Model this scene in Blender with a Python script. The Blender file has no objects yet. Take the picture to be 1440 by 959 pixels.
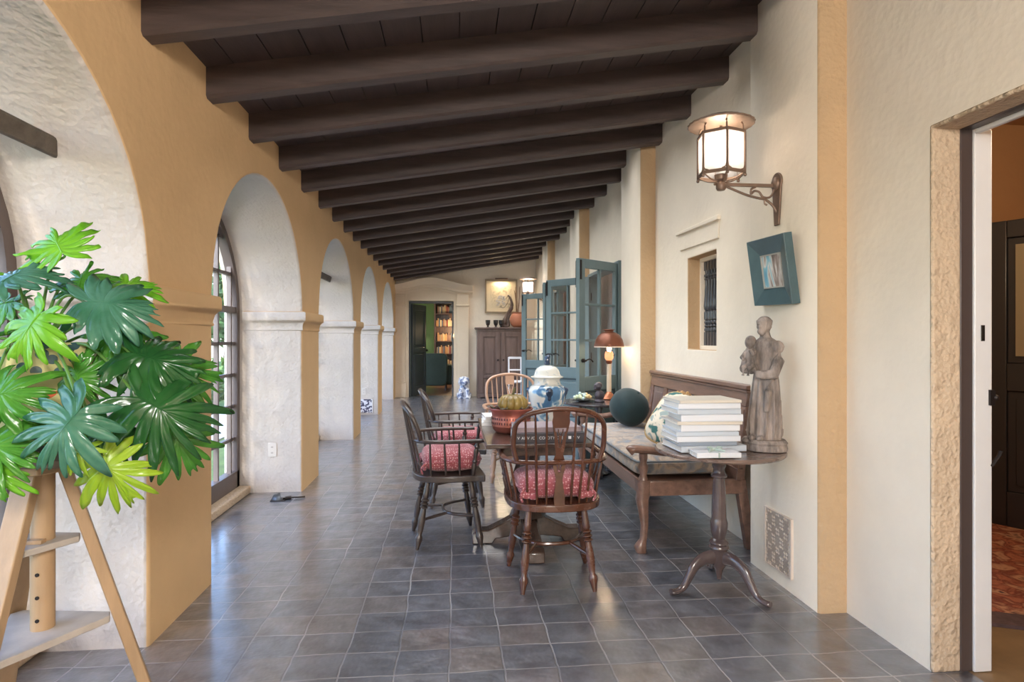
import bpy, bmesh, math, random
from mathutils import Vector, Matrix, noise
random.seed(7)
PI = math.pi
sc = bpy.context.scene
COL = sc.collection

# ---------------------------------------------------------------- materials
def M(name, col, rough=.5, metal=0., var=.0, vs=4., stretch=(1,1,1), col2=None, bump=0., bs=40., coat=0., detail=5.,
      spec=.5, bstretch=None, trans=0., emit=None, es=0., rvar=0., sheen=0.):
    m = bpy.data.materials.new(name); m.use_nodes = True
    nt = m.node_tree; N = nt.nodes; L = nt.links; N.clear()
    out = N.new('ShaderNodeOutputMaterial'); b = N.new('ShaderNodeBsdfPrincipled')
    L.new(b.outputs[0], out.inputs[0])
    b.inputs['Base Color'].default_value = (*col, 1)
    b.inputs['Roughness'].default_value = rough; b.inputs['Metallic'].default_value = metal
    b.inputs['Coat Weight'].default_value = coat; b.inputs['Coat Roughness'].default_value = .15
    b.inputs['Specular IOR Level'].default_value = spec
    b.inputs['Transmission Weight'].default_value = trans
    b.inputs['Sheen Weight'].default_value = sheen
    if emit: b.inputs['Emission Color'].default_value = (*emit, 1); b.inputs['Emission Strength'].default_value = es
    tc = N.new('ShaderNodeTexCoord')
    if var > 0 or col2 or rvar:
        mp = N.new('ShaderNodeMapping'); mp.inputs['Scale'].default_value = stretch
        L.new(tc.outputs['Object'], mp.inputs[0])
        n = N.new('ShaderNodeTexNoise'); n.inputs['Scale'].default_value = vs; n.inputs['Detail'].default_value = detail
        n.inputs['Roughness'].default_value = .62
        L.new(mp.outputs[0], n.inputs['Vector'])
        if var > 0 or col2:
            r = N.new('ShaderNodeValToRGB')
            a = [max(0, c*(1-var)) for c in col]; c2 = col2 or [min(1, c*(1+var)) for c in col]
            r.color_ramp.elements[0].position = .32; r.color_ramp.elements[0].color = (*a, 1)
            r.color_ramp.elements[1].position = .68; r.color_ramp.elements[1].color = (*c2, 1)
            L.new(n.outputs[0], r.inputs[0]); L.new(r.outputs[0], b.inputs['Base Color'])
        if rvar:
            mr = N.new('ShaderNodeMapRange'); mr.inputs[3].default_value = rough-rvar; mr.inputs[4].default_value = rough+rvar
            L.new(n.outputs[0], mr.inputs[0]); L.new(mr.outputs[0], b.inputs['Roughness'])
    if bump:
        mp2 = N.new('ShaderNodeMapping'); mp2.inputs['Scale'].default_value = bstretch or stretch
        L.new(tc.outputs['Object'], mp2.inputs[0])
        n2 = N.new('ShaderNodeTexNoise'); n2.inputs['Scale'].default_value = bs; n2.inputs['Detail'].default_value = 4
        L.new(mp2.outputs[0], n2.inputs['Vector'])
        bp = N.new('ShaderNodeBump'); bp.inputs['Strength'].default_value = bump; bp.inputs['Distance'].default_value = .01
        L.new(n2.outputs[0], bp.inputs['Height']); L.new(bp.outputs[0], b.inputs['Normal'])
    m['p'] = b.name
    return m
def nodes(m): return m.node_tree.nodes, m.node_tree.links, m.node_tree.nodes[m['p']]
def srgb(r, g, b):
    f = lambda c: (c/255/12.92 if c/255 <= .04045 else ((c/255+.055)/1.055)**2.4)
    return (f(r), f(g), f(b))

def wood(name, rgb, rough=.4, axis=0, coat=.2, var=.45, vs=6):
    st = [6, 6, 6]; st[axis] = .7
    return M(name, srgb(*rgb), rough, var=var, vs=vs, stretch=tuple(st), bump=.12, bs=12, coat=coat, rvar=.08)

def stucco(name, rgb, bump=.25, bs=22, var=.05):
    m = M(name, srgb(*rgb), .88, var=var, vs=1.6, spec=.2)
    N, L, b = nodes(m)
    tc = N.new('ShaderNodeTexCoord')
    n1 = N.new('ShaderNodeTexNoise'); n1.inputs['Scale'].default_value = bs; n1.inputs['Detail'].default_value = 6
    n2 = N.new('ShaderNodeTexNoise'); n2.inputs['Scale'].default_value = 3.0; n2.inputs['Detail'].default_value = 2
    v = N.new('ShaderNodeTexVoronoi'); v.inputs['Scale'].default_value = bs*2.2
    for n in (n1, n2, v): L.new(tc.outputs['Object'], n.inputs['Vector'])
    a = N.new('ShaderNodeMath'); a.operation = 'MULTIPLY_ADD'; a.inputs[1].default_value = .7
    L.new(n1.outputs[0], a.inputs[0]); L.new(n2.outputs[0], a.inputs[2])
    a2 = N.new('ShaderNodeMath'); a2.operation = 'MULTIPLY_ADD'; a2.inputs[1].default_value = .18
    L.new(v.outputs['Distance'], a2.inputs[0]); L.new(a.outputs[0], a2.inputs[2])
    bp = N.new('ShaderNodeBump'); bp.inputs['Strength'].default_value = bump; bp.inputs['Distance'].default_value = .03
    L.new(a2.outputs[0], bp.inputs['Height']); L.new(bp.outputs[0], b.inputs['Normal'])
    return m

def ramp_mat(name, stops, scale, rough=.6, kind='noise', stretch=(1,1,1), bump=.15, detail=3, coat=0., const=False, sheen=0.):
    """pattern material: noise or voronoi through a colour ramp"""
    m = M(name, (1,1,1), rough, coat=coat, bump=bump, bs=60, sheen=sheen)
    N, L, b = nodes(m)
    tc = N.new('ShaderNodeTexCoord'); mp = N.new('ShaderNodeMapping'); mp.inputs['Scale'].default_value = stretch
    L.new(tc.outputs['Object'], mp.inputs[0])
    if kind == 'noise':
        t = N.new('ShaderNodeTexNoise'); t.inputs['Scale'].default_value = scale; t.inputs['Detail'].default_value = detail; o = t.outputs[0]
        t.inputs['Distortion'].default_value = .6
    else:
        t = N.new('ShaderNodeTexVoronoi'); t.inputs['Scale'].default_value = scale; o = t.outputs['Distance']
    L.new(mp.outputs[0], t.inputs['Vector'])
    r = N.new('ShaderNodeValToRGB'); cr = r.color_ramp
    if const: cr.interpolation = 'CONSTANT'
    cr.elements[0].position = stops[0][0]; cr.elements[0].color = (*srgb(*stops[0][1]), 1)
    cr.elements[1].position = stops[1][0]; cr.elements[1].color = (*srgb(*stops[1][1]), 1)
    for p, c in stops[2:]:
        e = cr.elements.new(p); e.color = (*srgb(*c), 1)
    L.new(o, r.inputs[0]); L.new(r.outputs[0], b.inputs['Base Color'])
    return m

def glass_mat(name, tint=(1,1,1), gloss=.12):
    m = bpy.data.materials.new(name); m.use_nodes = True
    nt = m.node_tree; N = nt.nodes; L = nt.links; N.clear()
    out = N.new('ShaderNodeOutputMaterial'); mx = N.new('ShaderNodeMixShader')
    t = N.new('ShaderNodeBsdfTransparent'); t.inputs[0].default_value = (*tint, 1)
    g = N.new('ShaderNodeBsdfGlossy'); g.inputs['Roughness'].default_value = .02
    lw = N.new('ShaderNodeLayerWeight'); lw.inputs[0].default_value = .5
    pw = N.new('ShaderNodeMath'); pw.operation = 'POWER'; pw.inputs[1].default_value = 5; L.new(lw.outputs['Facing'], pw.inputs[0])
    f = N.new('ShaderNodeMath'); f.operation = 'MULTIPLY_ADD'; f.inputs[1].default_value = .6; f.inputs[2].default_value = .05; L.new(pw.outputs[0], f.inputs[0])
    L.new(f.outputs[0], mx.inputs[0]); L.new(t.outputs[0], mx.inputs[1]); L.new(g.outputs[0], mx.inputs[2])
    L.new(mx.outputs[0], out.inputs[0])
    return m

def leaf_mat(name, rgb, rgb2, vein, rough=.28):
    m = M(name, srgb(*rgb), rough, var=.01, col2=srgb(*rgb2), vs=9, coat=.25)
    N, L, b = nodes(m)
    out = [n for n in N if n.type == 'OUTPUT_MATERIAL'][0]
    tr = N.new('ShaderNodeBsdfTranslucent'); tr.inputs[0].default_value = (*srgb(*vein), 1)
    mx = N.new('ShaderNodeMixShader'); mx.inputs[0].default_value = .28
    L.new(b.outputs[0], mx.inputs[1]); L.new(tr.outputs[0], mx.inputs[2]); L.new(mx.outputs[0], out.inputs[0])
    return m

# ---------------------------------------------------------------- mesh builder
class MB:
    def __init__(s): s.v = []; s.f = []
    def add(s, vs, fs):
        k = len(s.v); s.v += [tuple(v) for v in vs]; s.f += [tuple(i+k for i in f) for f in fs]; return s
    def box(s, x0, x1, y0, y1, z0, z1):
        v = [(x,y,z) for z in (z0,z1) for y in (y0,y1) for x in (x0,x1)]
        return s.add(v, [(0,2,3,1),(4,5,7,6),(0,1,5,4),(2,6,7,3),(0,4,6,2),(1,3,7,5)])
    def bar(s, p, q, w, h, up=(0,0,1), w2=None, h2=None):
        p = Vector(p); q = Vector(q); d = (q-p).normalized(); u = Vector(up)
        if abs(d.dot(u)) > .99: u = Vector((0,1,0))
        r = d.cross(u).normalized(); u = r.cross(d).normalized()
        vs = []
        for c, a, b in ((p, w, h), (q, w2 or w, h2 or h)):
            for i, j in ((-1,-1),(1,-1),(1,1),(-1,1)): vs.append(c + r*(i*a/2) + u*(j*b/2))
        return s.add(vs, [(0,3,2,1),(4,5,6,7),(0,1,5,4),(1,2,6,5),(2,3,7,6),(3,0,4,7)])
    def lathe(s, prof, c=(0,0,0), n=24, axis=None, rfun=None):
        """prof: (r, z) along local z; axis=(p0,p1): z runs 0..1 from p0 to p1"""
        if axis:
            p0 = Vector(axis[0]); d = Vector(axis[1])-p0; ln = d.length; d.normalize()
            u = d.cross(Vector((0,1,0)) if abs(d.y) < .9 else Vector((1,0,0))).normalized(); w = d.cross(u)
        vs = []; fs = []
        for i, (r, z) in enumerate(prof):
            for k in range(n):
                a = 2*PI*k/n; rr = max(r, 1e-5) * (rfun(a, z) if rfun else 1)
                if axis: vs.append(p0 + d*(z*ln) + u*(rr*math.cos(a)) + w*(rr*math.sin(a)))
                else: vs.append((c[0]+rr*math.cos(a), c[1]+rr*math.sin(a), c[2]+z))
        for i in range(len(prof)-1):
            for k in range(n):
                a, b = i*n+k, i*n+(k+1)%n
                fs.append((a, b, b+n, a+n))
        if prof[0][0] > 1e-4: fs.append(tuple(reversed(range(n))))
        if prof[-1][0] > 1e-4: fs.append(tuple(range((len(prof)-1)*n, len(prof)*n)))
        return s.add(vs, fs)
    def tube(s, pts, r, n=10, rz=None, up=(0,0,1), closed=False, cap=True):
        """r: float or list; rz: second radius (flattened section, along up)"""
        P = [Vector(p) for p in pts]; m = len(P); vs = []; fs = []
        for i, p in enumerate(P):
            a = P[(i-1) % m] if (closed or i > 0) else P[i]; b = P[(i+1) % m] if (closed or i < m-1) else P[i]
            d = (b-a).normalized(); u = Vector(up)
            if abs(d.dot(u)) > .97: u = Vector((0,1,0)) if abs(d.y) < .9 else Vector((1,0,0))
            x = d.cross(u).normalized(); y = x.cross(d).normalized()
            r1 = r[i] if isinstance(r, (list, tuple)) else r
            r2 = (rz[i] if isinstance(rz, (list, tuple)) else rz) if rz else r1
            for k in range(n):
                t = 2*PI*k/n; vs.append(p + x*(r1*math.cos(t)) + y*(r2*math.sin(t)))
        for i in range(m if closed else m-1):
            for k in range(n):
                a, b = i*n+k, i*n+(k+1) % n; c, d2 = ((i+1) % m)*n+(k+1) % n, ((i+1) % m)*n+k
                fs.append((a, b, c, d2))
        if cap and not closed: fs += [tuple(reversed(range(n))), tuple(range((m-1)*n, m*n))]
        return s.add(vs, fs)
    def prism(s, out, z0, z1, plane='xy'):
        n = len(out)
        def P(a, b, c): return {'xy': (a,b,c), 'xz': (a,c,b), 'yz': (c,a,b)}[plane]
        vs = [P(a,b,z0) for a, b in out] + [P(a,b,z1) for a, b in out]
        fs = [tuple(reversed(range(n))), tuple(range(n, 2*n))] + [(i, (i+1) % n, n+(i+1) % n, n+i) for i in range(n)]
        return s.add(vs, fs)
    def ell(s, c, r, n=16, m=10, rot=None):
        c = Vector(c); r = r if isinstance(r, (tuple, list)) else (r,r,r); vs = []; fs = []
        R = rot or Matrix.Identity(3)
        for i in range(1, m):
            t = PI*i/m
            for k in range(n):
                a = 2*PI*k/n
                vs.append(c + R @ Vector((r[0]*math.sin(t)*math.cos(a), r[1]*math.sin(t)*math.sin(a), r[2]*math.cos(t))))
        vs += [c + R @ Vector((0,0,r[2])), c - R @ Vector((0,0,r[2]))]
        T, B = len(vs)-2, len(vs)-1
        for i in range(m-2):
            for k in range(n): fs.append((i*n+k, (i+1)*n+k, (i+1)*n+(k+1) % n, i*n+(k+1) % n))
        for k in range(n): fs.append((T, k, (k+1) % n)); fs.append((B, (m-2)*n+(k+1) % n, (m-2)*n+k))
        return s.add(vs, fs)
    def loft(s, rings, cap=True):
        n = len(rings[0]); vs = [p for r in rings for p in r]; fs = []
        for i in range(len(rings)-1):
            for k in range(n): fs.append((i*n+k, i*n+(k+1) % n, (i+1)*n+(k+1) % n, (i+1)*n+k))
        if cap: fs += [tuple(reversed(range(n))), tuple(range((len(rings)-1)*n, len(rings)*n))]
        return s.add(vs, fs)
    def pillow(s, c, rx, ry, rz, n=28, m=14, e=.35, e2=.8, fun=None):
        """superellipsoid cushion"""
        vs = []; fs = []
        pw = lambda x, p: math.copysign(abs(x)**p, x)
        for i in range(1, m):
            t = PI*i/m-PI/2
            for k in range(n):
                a = 2*PI*k/n
                x = pw(math.cos(t), e2)*pw(math.cos(a), e); y = pw(math.cos(t), e2)*pw(math.sin(a), e); z = pw(math.sin(t), e2)
                p = Vector((rx*x, ry*y, rz*z))
                if fun: p = fun(p)
                vs.append(Vector(c)+p)
        b = Vector((0,0,-rz)); t_ = Vector((0,0,rz))
        if fun: b, t_ = fun(b), fun(t_)
        vs += [Vector(c)+b, Vector(c)+t_]; B, T = len(vs)-2, len(vs)-1
        for i in range(m-2):
            for k in range(n): fs.append((i*n+k, i*n+(k+1) % n, (i+1)*n+(k+1) % n, (i+1)*n+k))
        for k in range(n): fs.append((B, (k+1) % n, k)); fs.append((T, (m-2)*n+k, (m-2)*n+(k+1) % n))
        return s.add(vs, fs)
    def xf(s, mat, i0=0):
        s.v = s.v[:i0] + [tuple(mat @ Vector(v)) for v in s.v[i0:]]; return s
    def build(s, name, mat, parent=None, loc=(0,0,0), rot=(0,0,0), bevel=0, sharp=38, seg=2, weld=False, remesh=0, smooth_it=0, label=None, solid=0):
        me = bpy.data.meshes.new(name); me.from_pydata(s.v, [], s.f)
        bm = bmesh.new(); bm.from_mesh(me)
        if weld: bmesh.ops.remove_doubles(bm, verts=bm.verts, dist=1e-4)
        if solid: pass
        else: bmesh.ops.recalc_face_normals(bm, faces=bm.faces)
        bm.to_mesh(me); bm.free()
        me.materials.append(mat)
        for p in me.polygons: p.use_smooth = True
        me.set_sharp_from_angle(angle=math.radians(sharp))
        o = bpy.data.objects.new(name, me); COL.objects.link(o)
        o.location = loc; o.rotation_euler = rot
        if parent: o.parent = parent
        if remesh:
            r = o.modifiers.new('r', 'REMESH'); r.mode = 'VOXEL'; r.voxel_size = remesh; r.use_smooth_shade = True
            if smooth_it:
                q = o.modifiers.new('s', 'SMOOTH'); q.iterations = smooth_it; q.factor = .5
        if bevel:
            b = o.modifiers.new('b', 'BEVEL'); b.width = bevel; b.segments = seg; b.limit_method = 'ANGLE'; b.angle_limit = math.radians(40)
            b.harden_normals = False
        if solid:
            b = o.modifiers.new('t', 'SOLIDIFY'); b.thickness = solid; b.offset = 0
        if label: o['label'] = label
        return o

def thing(name, label, cat, loc=(0,0,0), rotz=0, group=None, kind=None, rot=None):
    o = bpy.data.objects.new(name, None); COL.objects.link(o); o.empty_display_size = .1
    o.location = loc; o.rotation_euler = rot or (0,0,rotz)
    return tag(o, label, cat, group, kind)
def tag(o, label, cat, group=None, kind=None):  # blue-green kind has sky sheen mixed into its colour
    o['label'] = label; o['category'] = cat
    if group: o['group'] = group
    if kind: o['kind'] = kind
    return o
def struct(o, label, cat): return tag(o, label, cat, None, 'structure')
def copy_tree(o, parent=None):
    c = o.copy(); COL.objects.link(c); c.parent = parent
    for ch in list(o.children): copy_tree(ch, c)
    return c
def arc(c, r, a0, a1, n, plane='xz', ry=None):
    ry = ry or r; out = []
    for i in range(n+1):
        a = math.radians(a0+(a1-a0)*i/n)
        u, v = c[0]+r*math.cos(a), c[1]+ry*math.sin(a)
        out.append((u, v))
    return out
def smooth_path(pts, n=6):
    """Catmull-Rom through 3-D points"""
    P = [Vector(p) for p in pts]; out = []
    for i in range(len(P)-1):
        a, b, c, d = P[max(i-1, 0)], P[i], P[i+1], P[min(i+2, len(P)-1)]
        for k in range(n):
            t = k/n
            out.append(.5*((2*b)+(c-a)*t+(2*a-5*b+4*c-d)*t*t+(3*b-a-3*c+d)*t**3))
    out.append(P[-1]); return out
def interp(tab, x):
    for (a, b), (c, d) in zip(tab, tab[1:]):
        if x <= c: return b+(d-b)*((x-a)/(c-a) if c > a else 0)
    return tab[-1][1]
# ---------------------------------------------------------------- the setting
XL, XR, XP, XB = -1.28, 1.855, 1.715, -1.92       # arcade face, house wall, pilaster face, outer face of the arcade
Y0, Y1 = -3.4, 13.6
SL = .16
def ceil_z(x): return 2.71 + SL*(x-XL)

m_wall = stucco('cream_plaster', (231, 219, 201), bump=.14, bs=14)
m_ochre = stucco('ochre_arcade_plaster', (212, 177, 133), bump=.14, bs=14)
m_reveal = stucco('pale_rough_reveal', (197, 187, 178), bump=.5, bs=20, var=.06)  # paler, coarser tone on the faces inside the arches
m_return = stucco('tan_rough_return', (192, 162, 126), bump=.5, bs=20, var=.06)  # darker, coarser tone on near pilaster sides and the small window reveal
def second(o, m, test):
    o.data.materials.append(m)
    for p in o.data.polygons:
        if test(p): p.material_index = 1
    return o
m_jamb = stucco('rough_plaster', (205, 182, 155), bump=.9, bs=26, var=.12)
m_stone = stucco('cast_stone', (220, 202, 178), bump=.1, bs=30)
m_beam = wood('dark_stained_beam', (72, 59, 55), .5, 0, .0, .25, 3)
m_board = wood('dark_ceiling_board', (70, 57, 54), .55, 1, 0, .25, 3)
m_winframe = M('brown_window_paint', srgb(98, 86, 82), .45, var=.1, bump=.05)
m_teal = M('grey_teal_paint', srgb(98, 116, 120), .38, var=.07, vs=3, bump=.04, bs=30)
m_glass = glass_mat('pane_glass')
m_black = M('dark_iron', srgb(48, 42, 40), .45, .6, var=.2, bump=.1)
m_white = M('white_paint', srgb(226, 224, 222), .4, var=.03)

# --- floor tiles
m_floor = bpy.data.materials.new('slate_tile_floor'); m_floor.use_nodes = True
def _floor():
    nt = m_floor.node_tree; N = nt.nodes; L = nt.links; N.clear()
    out = N.new('ShaderNodeOutputMaterial'); b = N.new('ShaderNodeBsdfPrincipled'); L.new(b.outputs[0], out.inputs[0])
    tc = N.new('ShaderNodeTexCoord')
    nz = N.new('ShaderNodeTexNoise'); nz.inputs['Scale'].default_value = 4; nz.inputs['Detail'].default_value = 3
    L.new(tc.outputs['Object'], nz.inputs['Vector'])
    vm = N.new('ShaderNodeVectorMath'); vm.operation = 'MULTIPLY_ADD'; vm.inputs[1].default_value = (.032, .032, 0)
    L.new(nz.outputs['Color'], vm.inputs[0]); L.new(tc.outputs['Object'], vm.inputs[2])
    br = N.new('ShaderNodeTexBrick'); br.offset = 0; br.squash = 1
    br.inputs['Scale'].default_value = 1; br.inputs['Mortar Size'].default_value = .005; br.inputs['Mortar Smooth'].default_value = .6
    br.inputs['Brick Width'].default_value = .212; br.inputs['Row Height'].default_value = .183
    br.inputs['Bias'].default_value = 0
    br.inputs['Color1'].default_value = (0,0,0,1); br.inputs['Color2'].default_value = (1,1,1,1); br.inputs['Mortar'].default_value = (.5,.5,.5,1)
    L.new(vm.outputs[0], br.inputs['Vector'])
    cr = N.new('ShaderNodeValToRGB')
    cr.color_ramp.elements[0].color = (*srgb(88, 91, 99), 1); cr.color_ramp.elements[1].color = (*srgb(115, 107, 104), 1)
    e = cr.color_ramp.elements.new(.5); e.color = (*srgb(102, 103, 109), 1)
    L.new(br.outputs['Color'], cr.inputs[0])
    n2 = N.new('ShaderNodeTexNoise'); n2.inputs['Scale'].default_value = 9; n2.inputs['Detail'].default_value = 7
    L.new(tc.outputs['Object'], n2.inputs['Vector'])
    mr = N.new('ShaderNodeMapRange'); mr.inputs[1].default_value = .25; mr.inputs[2].default_value = .75
    mr.inputs[3].default_value = .5; mr.inputs[4].default_value = 1.4; L.new(n2.outputs[0], mr.inputs[0])
    mul = N.new('ShaderNodeMixRGB'); mul.blend_type = 'MULTIPLY'; mul.inputs[0].default_value = 1
    L.new(cr.outputs[0], mul.inputs[1]); L.new(mr.outputs[0], mul.inputs[2])
    gm = N.new('ShaderNodeMixRGB'); gm.inputs[2].default_value = (*srgb(176, 173, 172), 1)
    n3 = N.new('ShaderNodeTexNoise'); n3.inputs['Scale'].default_value = 2.1; L.new(tc.outputs['Object'], n3.inputs['Vector'])
    m3 = N.new('ShaderNodeMapRange'); m3.inputs[1].default_value = .4; m3.inputs[2].default_value = .65; m3.inputs[3].default_value = .15; m3.inputs[4].default_value = 1
    L.new(n3.outputs[0], m3.inputs[0])
    mm = N.new('ShaderNodeMath'); mm.operation = 'MULTIPLY'; L.new(br.outputs['Fac'], mm.inputs[0]); L.new(m3.outputs[0], mm.inputs[1])
    L.new(mm.outputs[0], gm.inputs[0])
    L.new(mul.outputs[0], gm.inputs[1]); L.new(gm.outputs[0], b.inputs['Base Color'])
    nb0 = N.new('ShaderNodeTexNoise'); nb0.inputs['Scale'].default_value = 5; nb0.inputs['Detail'].default_value = 1; L.new(tc.outputs['Object'], nb0.inputs['Vector'])
    rr = N.new('ShaderNodeMapRange'); rr.inputs[1].default_value = .3; rr.inputs[2].default_value = .7
    rr.inputs[1].default_value = 0; rr.inputs[2].default_value = 1; rr.inputs[3].default_value = .30; rr.inputs[4].default_value = .42; L.new(nb0.outputs[0], rr.inputs[0])
    ra = N.new('ShaderNodeMath'); ra.operation = 'MULTIPLY_ADD'; ra.inputs[1].default_value = .4
    L.new(br.outputs['Fac'], ra.inputs[0]); L.new(rr.outputs[0], ra.inputs[2]); L.new(ra.outputs[0], b.inputs['Roughness'])
    b.inputs['Specular IOR Level'].default_value = .5
    b.inputs['Coat Weight'].default_value = 1; b.inputs['Coat IOR'].default_value = 1.95; b.inputs['Coat Roughness'].default_value = .2
    # height: mortar groove + wavy hand-made tile
    nb = N.new('ShaderNodeTexNoise'); nb.inputs['Scale'].default_value = 9; nb.inputs['Detail'].default_value = 3
    L.new(tc.outputs['Object'], nb.inputs['Vector'])
    h = N.new('ShaderNodeMath'); h.operation = 'MULTIPLY_ADD'; h.inputs[1].default_value = -.55
    L.new(br.outputs['Fac'], h.inputs[0]); L.new(nb.outputs[0], h.inputs[2])
    h2 = N.new('ShaderNodeMath'); h2.operation = 'MULTIPLY_ADD'; h2.inputs[1].default_value = .25
    L.new(br.outputs['Color'], h2.inputs[0]); L.new(h.outputs[0], h2.inputs[2])
    bp = N.new('ShaderNodeBump'); bp.inputs['Strength'].default_value = .75; bp.inputs['Distance'].default_value = .022
    L.new(h2.outputs[0], bp.inputs['Height']); L.new(bp.outputs[0], b.inputs['Normal'])
_floor()
struct(MB().box(XB, 2.0, Y0, Y1+.3, -.12, 0).build('floor', m_floor), 'grey hand made slate tile floor running the length of the loggia', 'floor')

# --- arcade wall with arches (left)
PIERS = [(-2.52, -1.88), (.08, .76), (2.68, 3.36), (5.28, 5.92), (7.93, 8.53), (10.5, 11.02), (13.12, 13.6)]
SPR, RISE = 1.525, .87
BAYS = [(a[1], b[0]) for a, b in zip(PIERS, PIERS[1:])]
ZT = 2.93
def arcade():
    mb = MB(); NA = 28
    line = [(Y0, 'solid')]
    def quadstrip(x):   # the wall face at x
        fs = []
        ys = [(Y0, PIERS[0][1])] + PIERS[1:]
        for a, b in ys: mb.add([(x,a,0),(x,b,0),(x,b,SPR),(x,a,SPR)], [(0,1,2,3)]); mb.add([(x,a,SPR),(x,b,SPR),(x,b,ZT),(x,a,ZT)], [(0,1,2,3)])
        for a, b in BAYS:
            c, r = (a+b)/2, (b-a)/2
            P = [(c-r*math.cos(PI*i/NA), SPR+RISE*math.sin(PI*i/NA)) for i in range(NA+1)]
            for (y, z), (y2, z2) in zip(P, P[1:]): mb.add([(x,y,z),(x,y2,z2),(x,y2,ZT),(x,y,ZT)], [(0,1,2,3)])
    quadstrip(XL); quadstrip(XB)
    for a, b in BAYS:
        c, r = (a+b)/2, (b-a)/2
        P = [(a, 0)] + [(c-r*math.cos(PI*i/NA), SPR+RISE*math.sin(PI*i/NA)) for i in range(NA+1)] + [(b, 0)]
        for (y, z), (y2, z2) in zip(P, P[1:]): mb.add([(XL,y,z),(XB,y,z),(XB,y2,z2),(XL,y2,z2)], [(0,1,2,3)])
    mb.add([(XL,Y0,ZT),(XB,Y0,ZT),(XB,Y1,ZT),(XL,Y1,ZT)], [(0,1,2,3)])
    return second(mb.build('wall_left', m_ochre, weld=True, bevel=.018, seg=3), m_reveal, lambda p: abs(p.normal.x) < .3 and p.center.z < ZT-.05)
struct(arcade(), 'ochre stucco arcade wall pierced by a row of round arches', 'wall')

# --- impost mouldings wrapped round each pier
def sweep(path, prof, closed=False):
    """path: 2-D points (x,y); prof: (offset, z); offset to the right of travel"""
    mb = MB(); n = len(path); rings = []
    for i, p in enumerate(path):
        p = Vector(p); d1 = (p-Vector(path[i-1])).normalized() if i > 0 else None
        d2 = (Vector(path[i+1])-p).normalized() if i < n-1 else None
        d1 = d1 or d2; d2 = d2 or d1
        n1 = Vector((d1.y, -d1.x)); n2 = Vector((d2.y, -d2.x)); b = (n1+n2).normalized(); k = 1/max(.3, b.dot(n1))
        rings.append([(p.x+b.x*o*k, p.y+b.y*o*k, z) for o, z in prof])
    return mb.loft(rings)
IMP = [(-.02, 1.355), (.004, 1.368), (.006, 1.376), (.002, 1.384), (.004, 1.40), (.010, 1.425), (.022, 1.442), (.034, 1.45), (.036, 1.462), (.036, 1.512), (.03, 1.524), (-.02, 1.534)]
for i, (a, b) in enumerate(PIERS):
    path = [(-1.76, a), (XL, a), (XL, b), (-1.76, b)]
    if i == len(PIERS)-1: path = path[:3]
    # travel so that the outside lies to the right
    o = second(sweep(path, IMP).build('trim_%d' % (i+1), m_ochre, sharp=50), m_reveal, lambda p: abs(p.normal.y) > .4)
    nm = ['behind the camera end', 'beside the viewer', 'behind the green plant', 'with the white outlet, second along', 'third along the arcade', 'fourth along, above the tiled grille', 'last, beside the far doorway'][i]
    struct(o, 'moulded impost band round the arcade pier ' + nm, 'moulding')

# --- windows in the arches
def arch_window(i, a, b):
    W = thing('window_%d' % (i+1), ['tall arched window far behind the viewer', 'arched window behind the viewer', 'arched window beside the plant stand', 'arched glazed window between the two nearest whole piers',
              'third arched window along the arcade', 'fourth arched window along the arcade', 'farthest arched window of the arcade'][i], 'window', (0,0,0), kind='structure')
    c, r = (a+b)/2, (b-a)/2; X0, X1 = -1.86, -1.79; NA = 28
    def outline(ins, zb):
        rr, ri = r-ins, RISE-ins
        return [(c-rr, zb)] + [(c-rr*math.cos(PI*k/NA), SPR+ri*math.sin(PI*k/NA)) for k in range(NA+1)] + [(c+rr, zb)]
    A, B = outline(.004, .0), outline(.062, .0)
    mb = MB(); n = len(A)
    rings = [[(X1,)+A[k], (X1,)+B[k], (X0,)+B[k], (X0,)+A[k]] for k in range(n)]
    mb.loft(rings); mb.box(X0, X1, a+.01, b-.01, 0.0, .20)
    mb.build('frame', m_winframe, W, sharp=30)
    mb = MB(); ww = .026
    for k in range(-3, 4):
        y = c+k*.272
        h = SPR+(RISE-.05)*math.sqrt(max(0, 1-((y-c)/(r-.05))**2)) if abs(y-c) < r-.06 else 0
        if h: mb.box(-1.842, -1.808, y-ww/2, y+ww/2, .19, h)
    for z in (.47, .74, 1.0, 1.26, 1.825, 2.1):
        h = r-.05 if z < SPR else (r-.05)*math.sqrt(max(0, 1-((z-SPR)/(RISE-.05))**2))
        mb.box(-1.842, -1.808, c-h, c+h, z-ww/2, z+ww/2)
    mb.box(-1.85, -1.80, c-r+.05, c+r-.05, 1.51, 1.56)
    mb.box(-1.85, -1.80, c-.045, c+.045, .19, 1.53)
    mb.build('muntin', m_winframe, W)
    G = outline(.05, .19); mb = MB()
    mb.add([(-1.826,)+p for p in G], [tuple(range(n))])
    mb.build('pane', m_glass, W)
    MB().box(-1.80, -1.70, a+.002, b-.002, 0, .065).build('sill', m_jamb, W, bevel=.012)
for i, (a, b) in enumerate(BAYS): arch_window(i, a, b)

# --- iron tie bars spanning some of the arches
for i, nm in ((1, 'nearest arch above the plant'), (3, 'third arch')):
    a, b = BAYS[i]
    mb = MB(); mb.bar((-1.56, a+.20, 2.05), (-1.56, b-.12, 2.05), .075, .075, up=(.45,0,1))
    mb.ell((-1.535, b-.115, 2.01), .01)
    tag(mb.build('tie_bar', M('weathered_bar_%d' % i, srgb(88, 78, 68), .6, var=.3, vs=20, bump=.2), bevel=.012), 'dark squared tie bar spanning the '+nm, 'bar')

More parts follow.
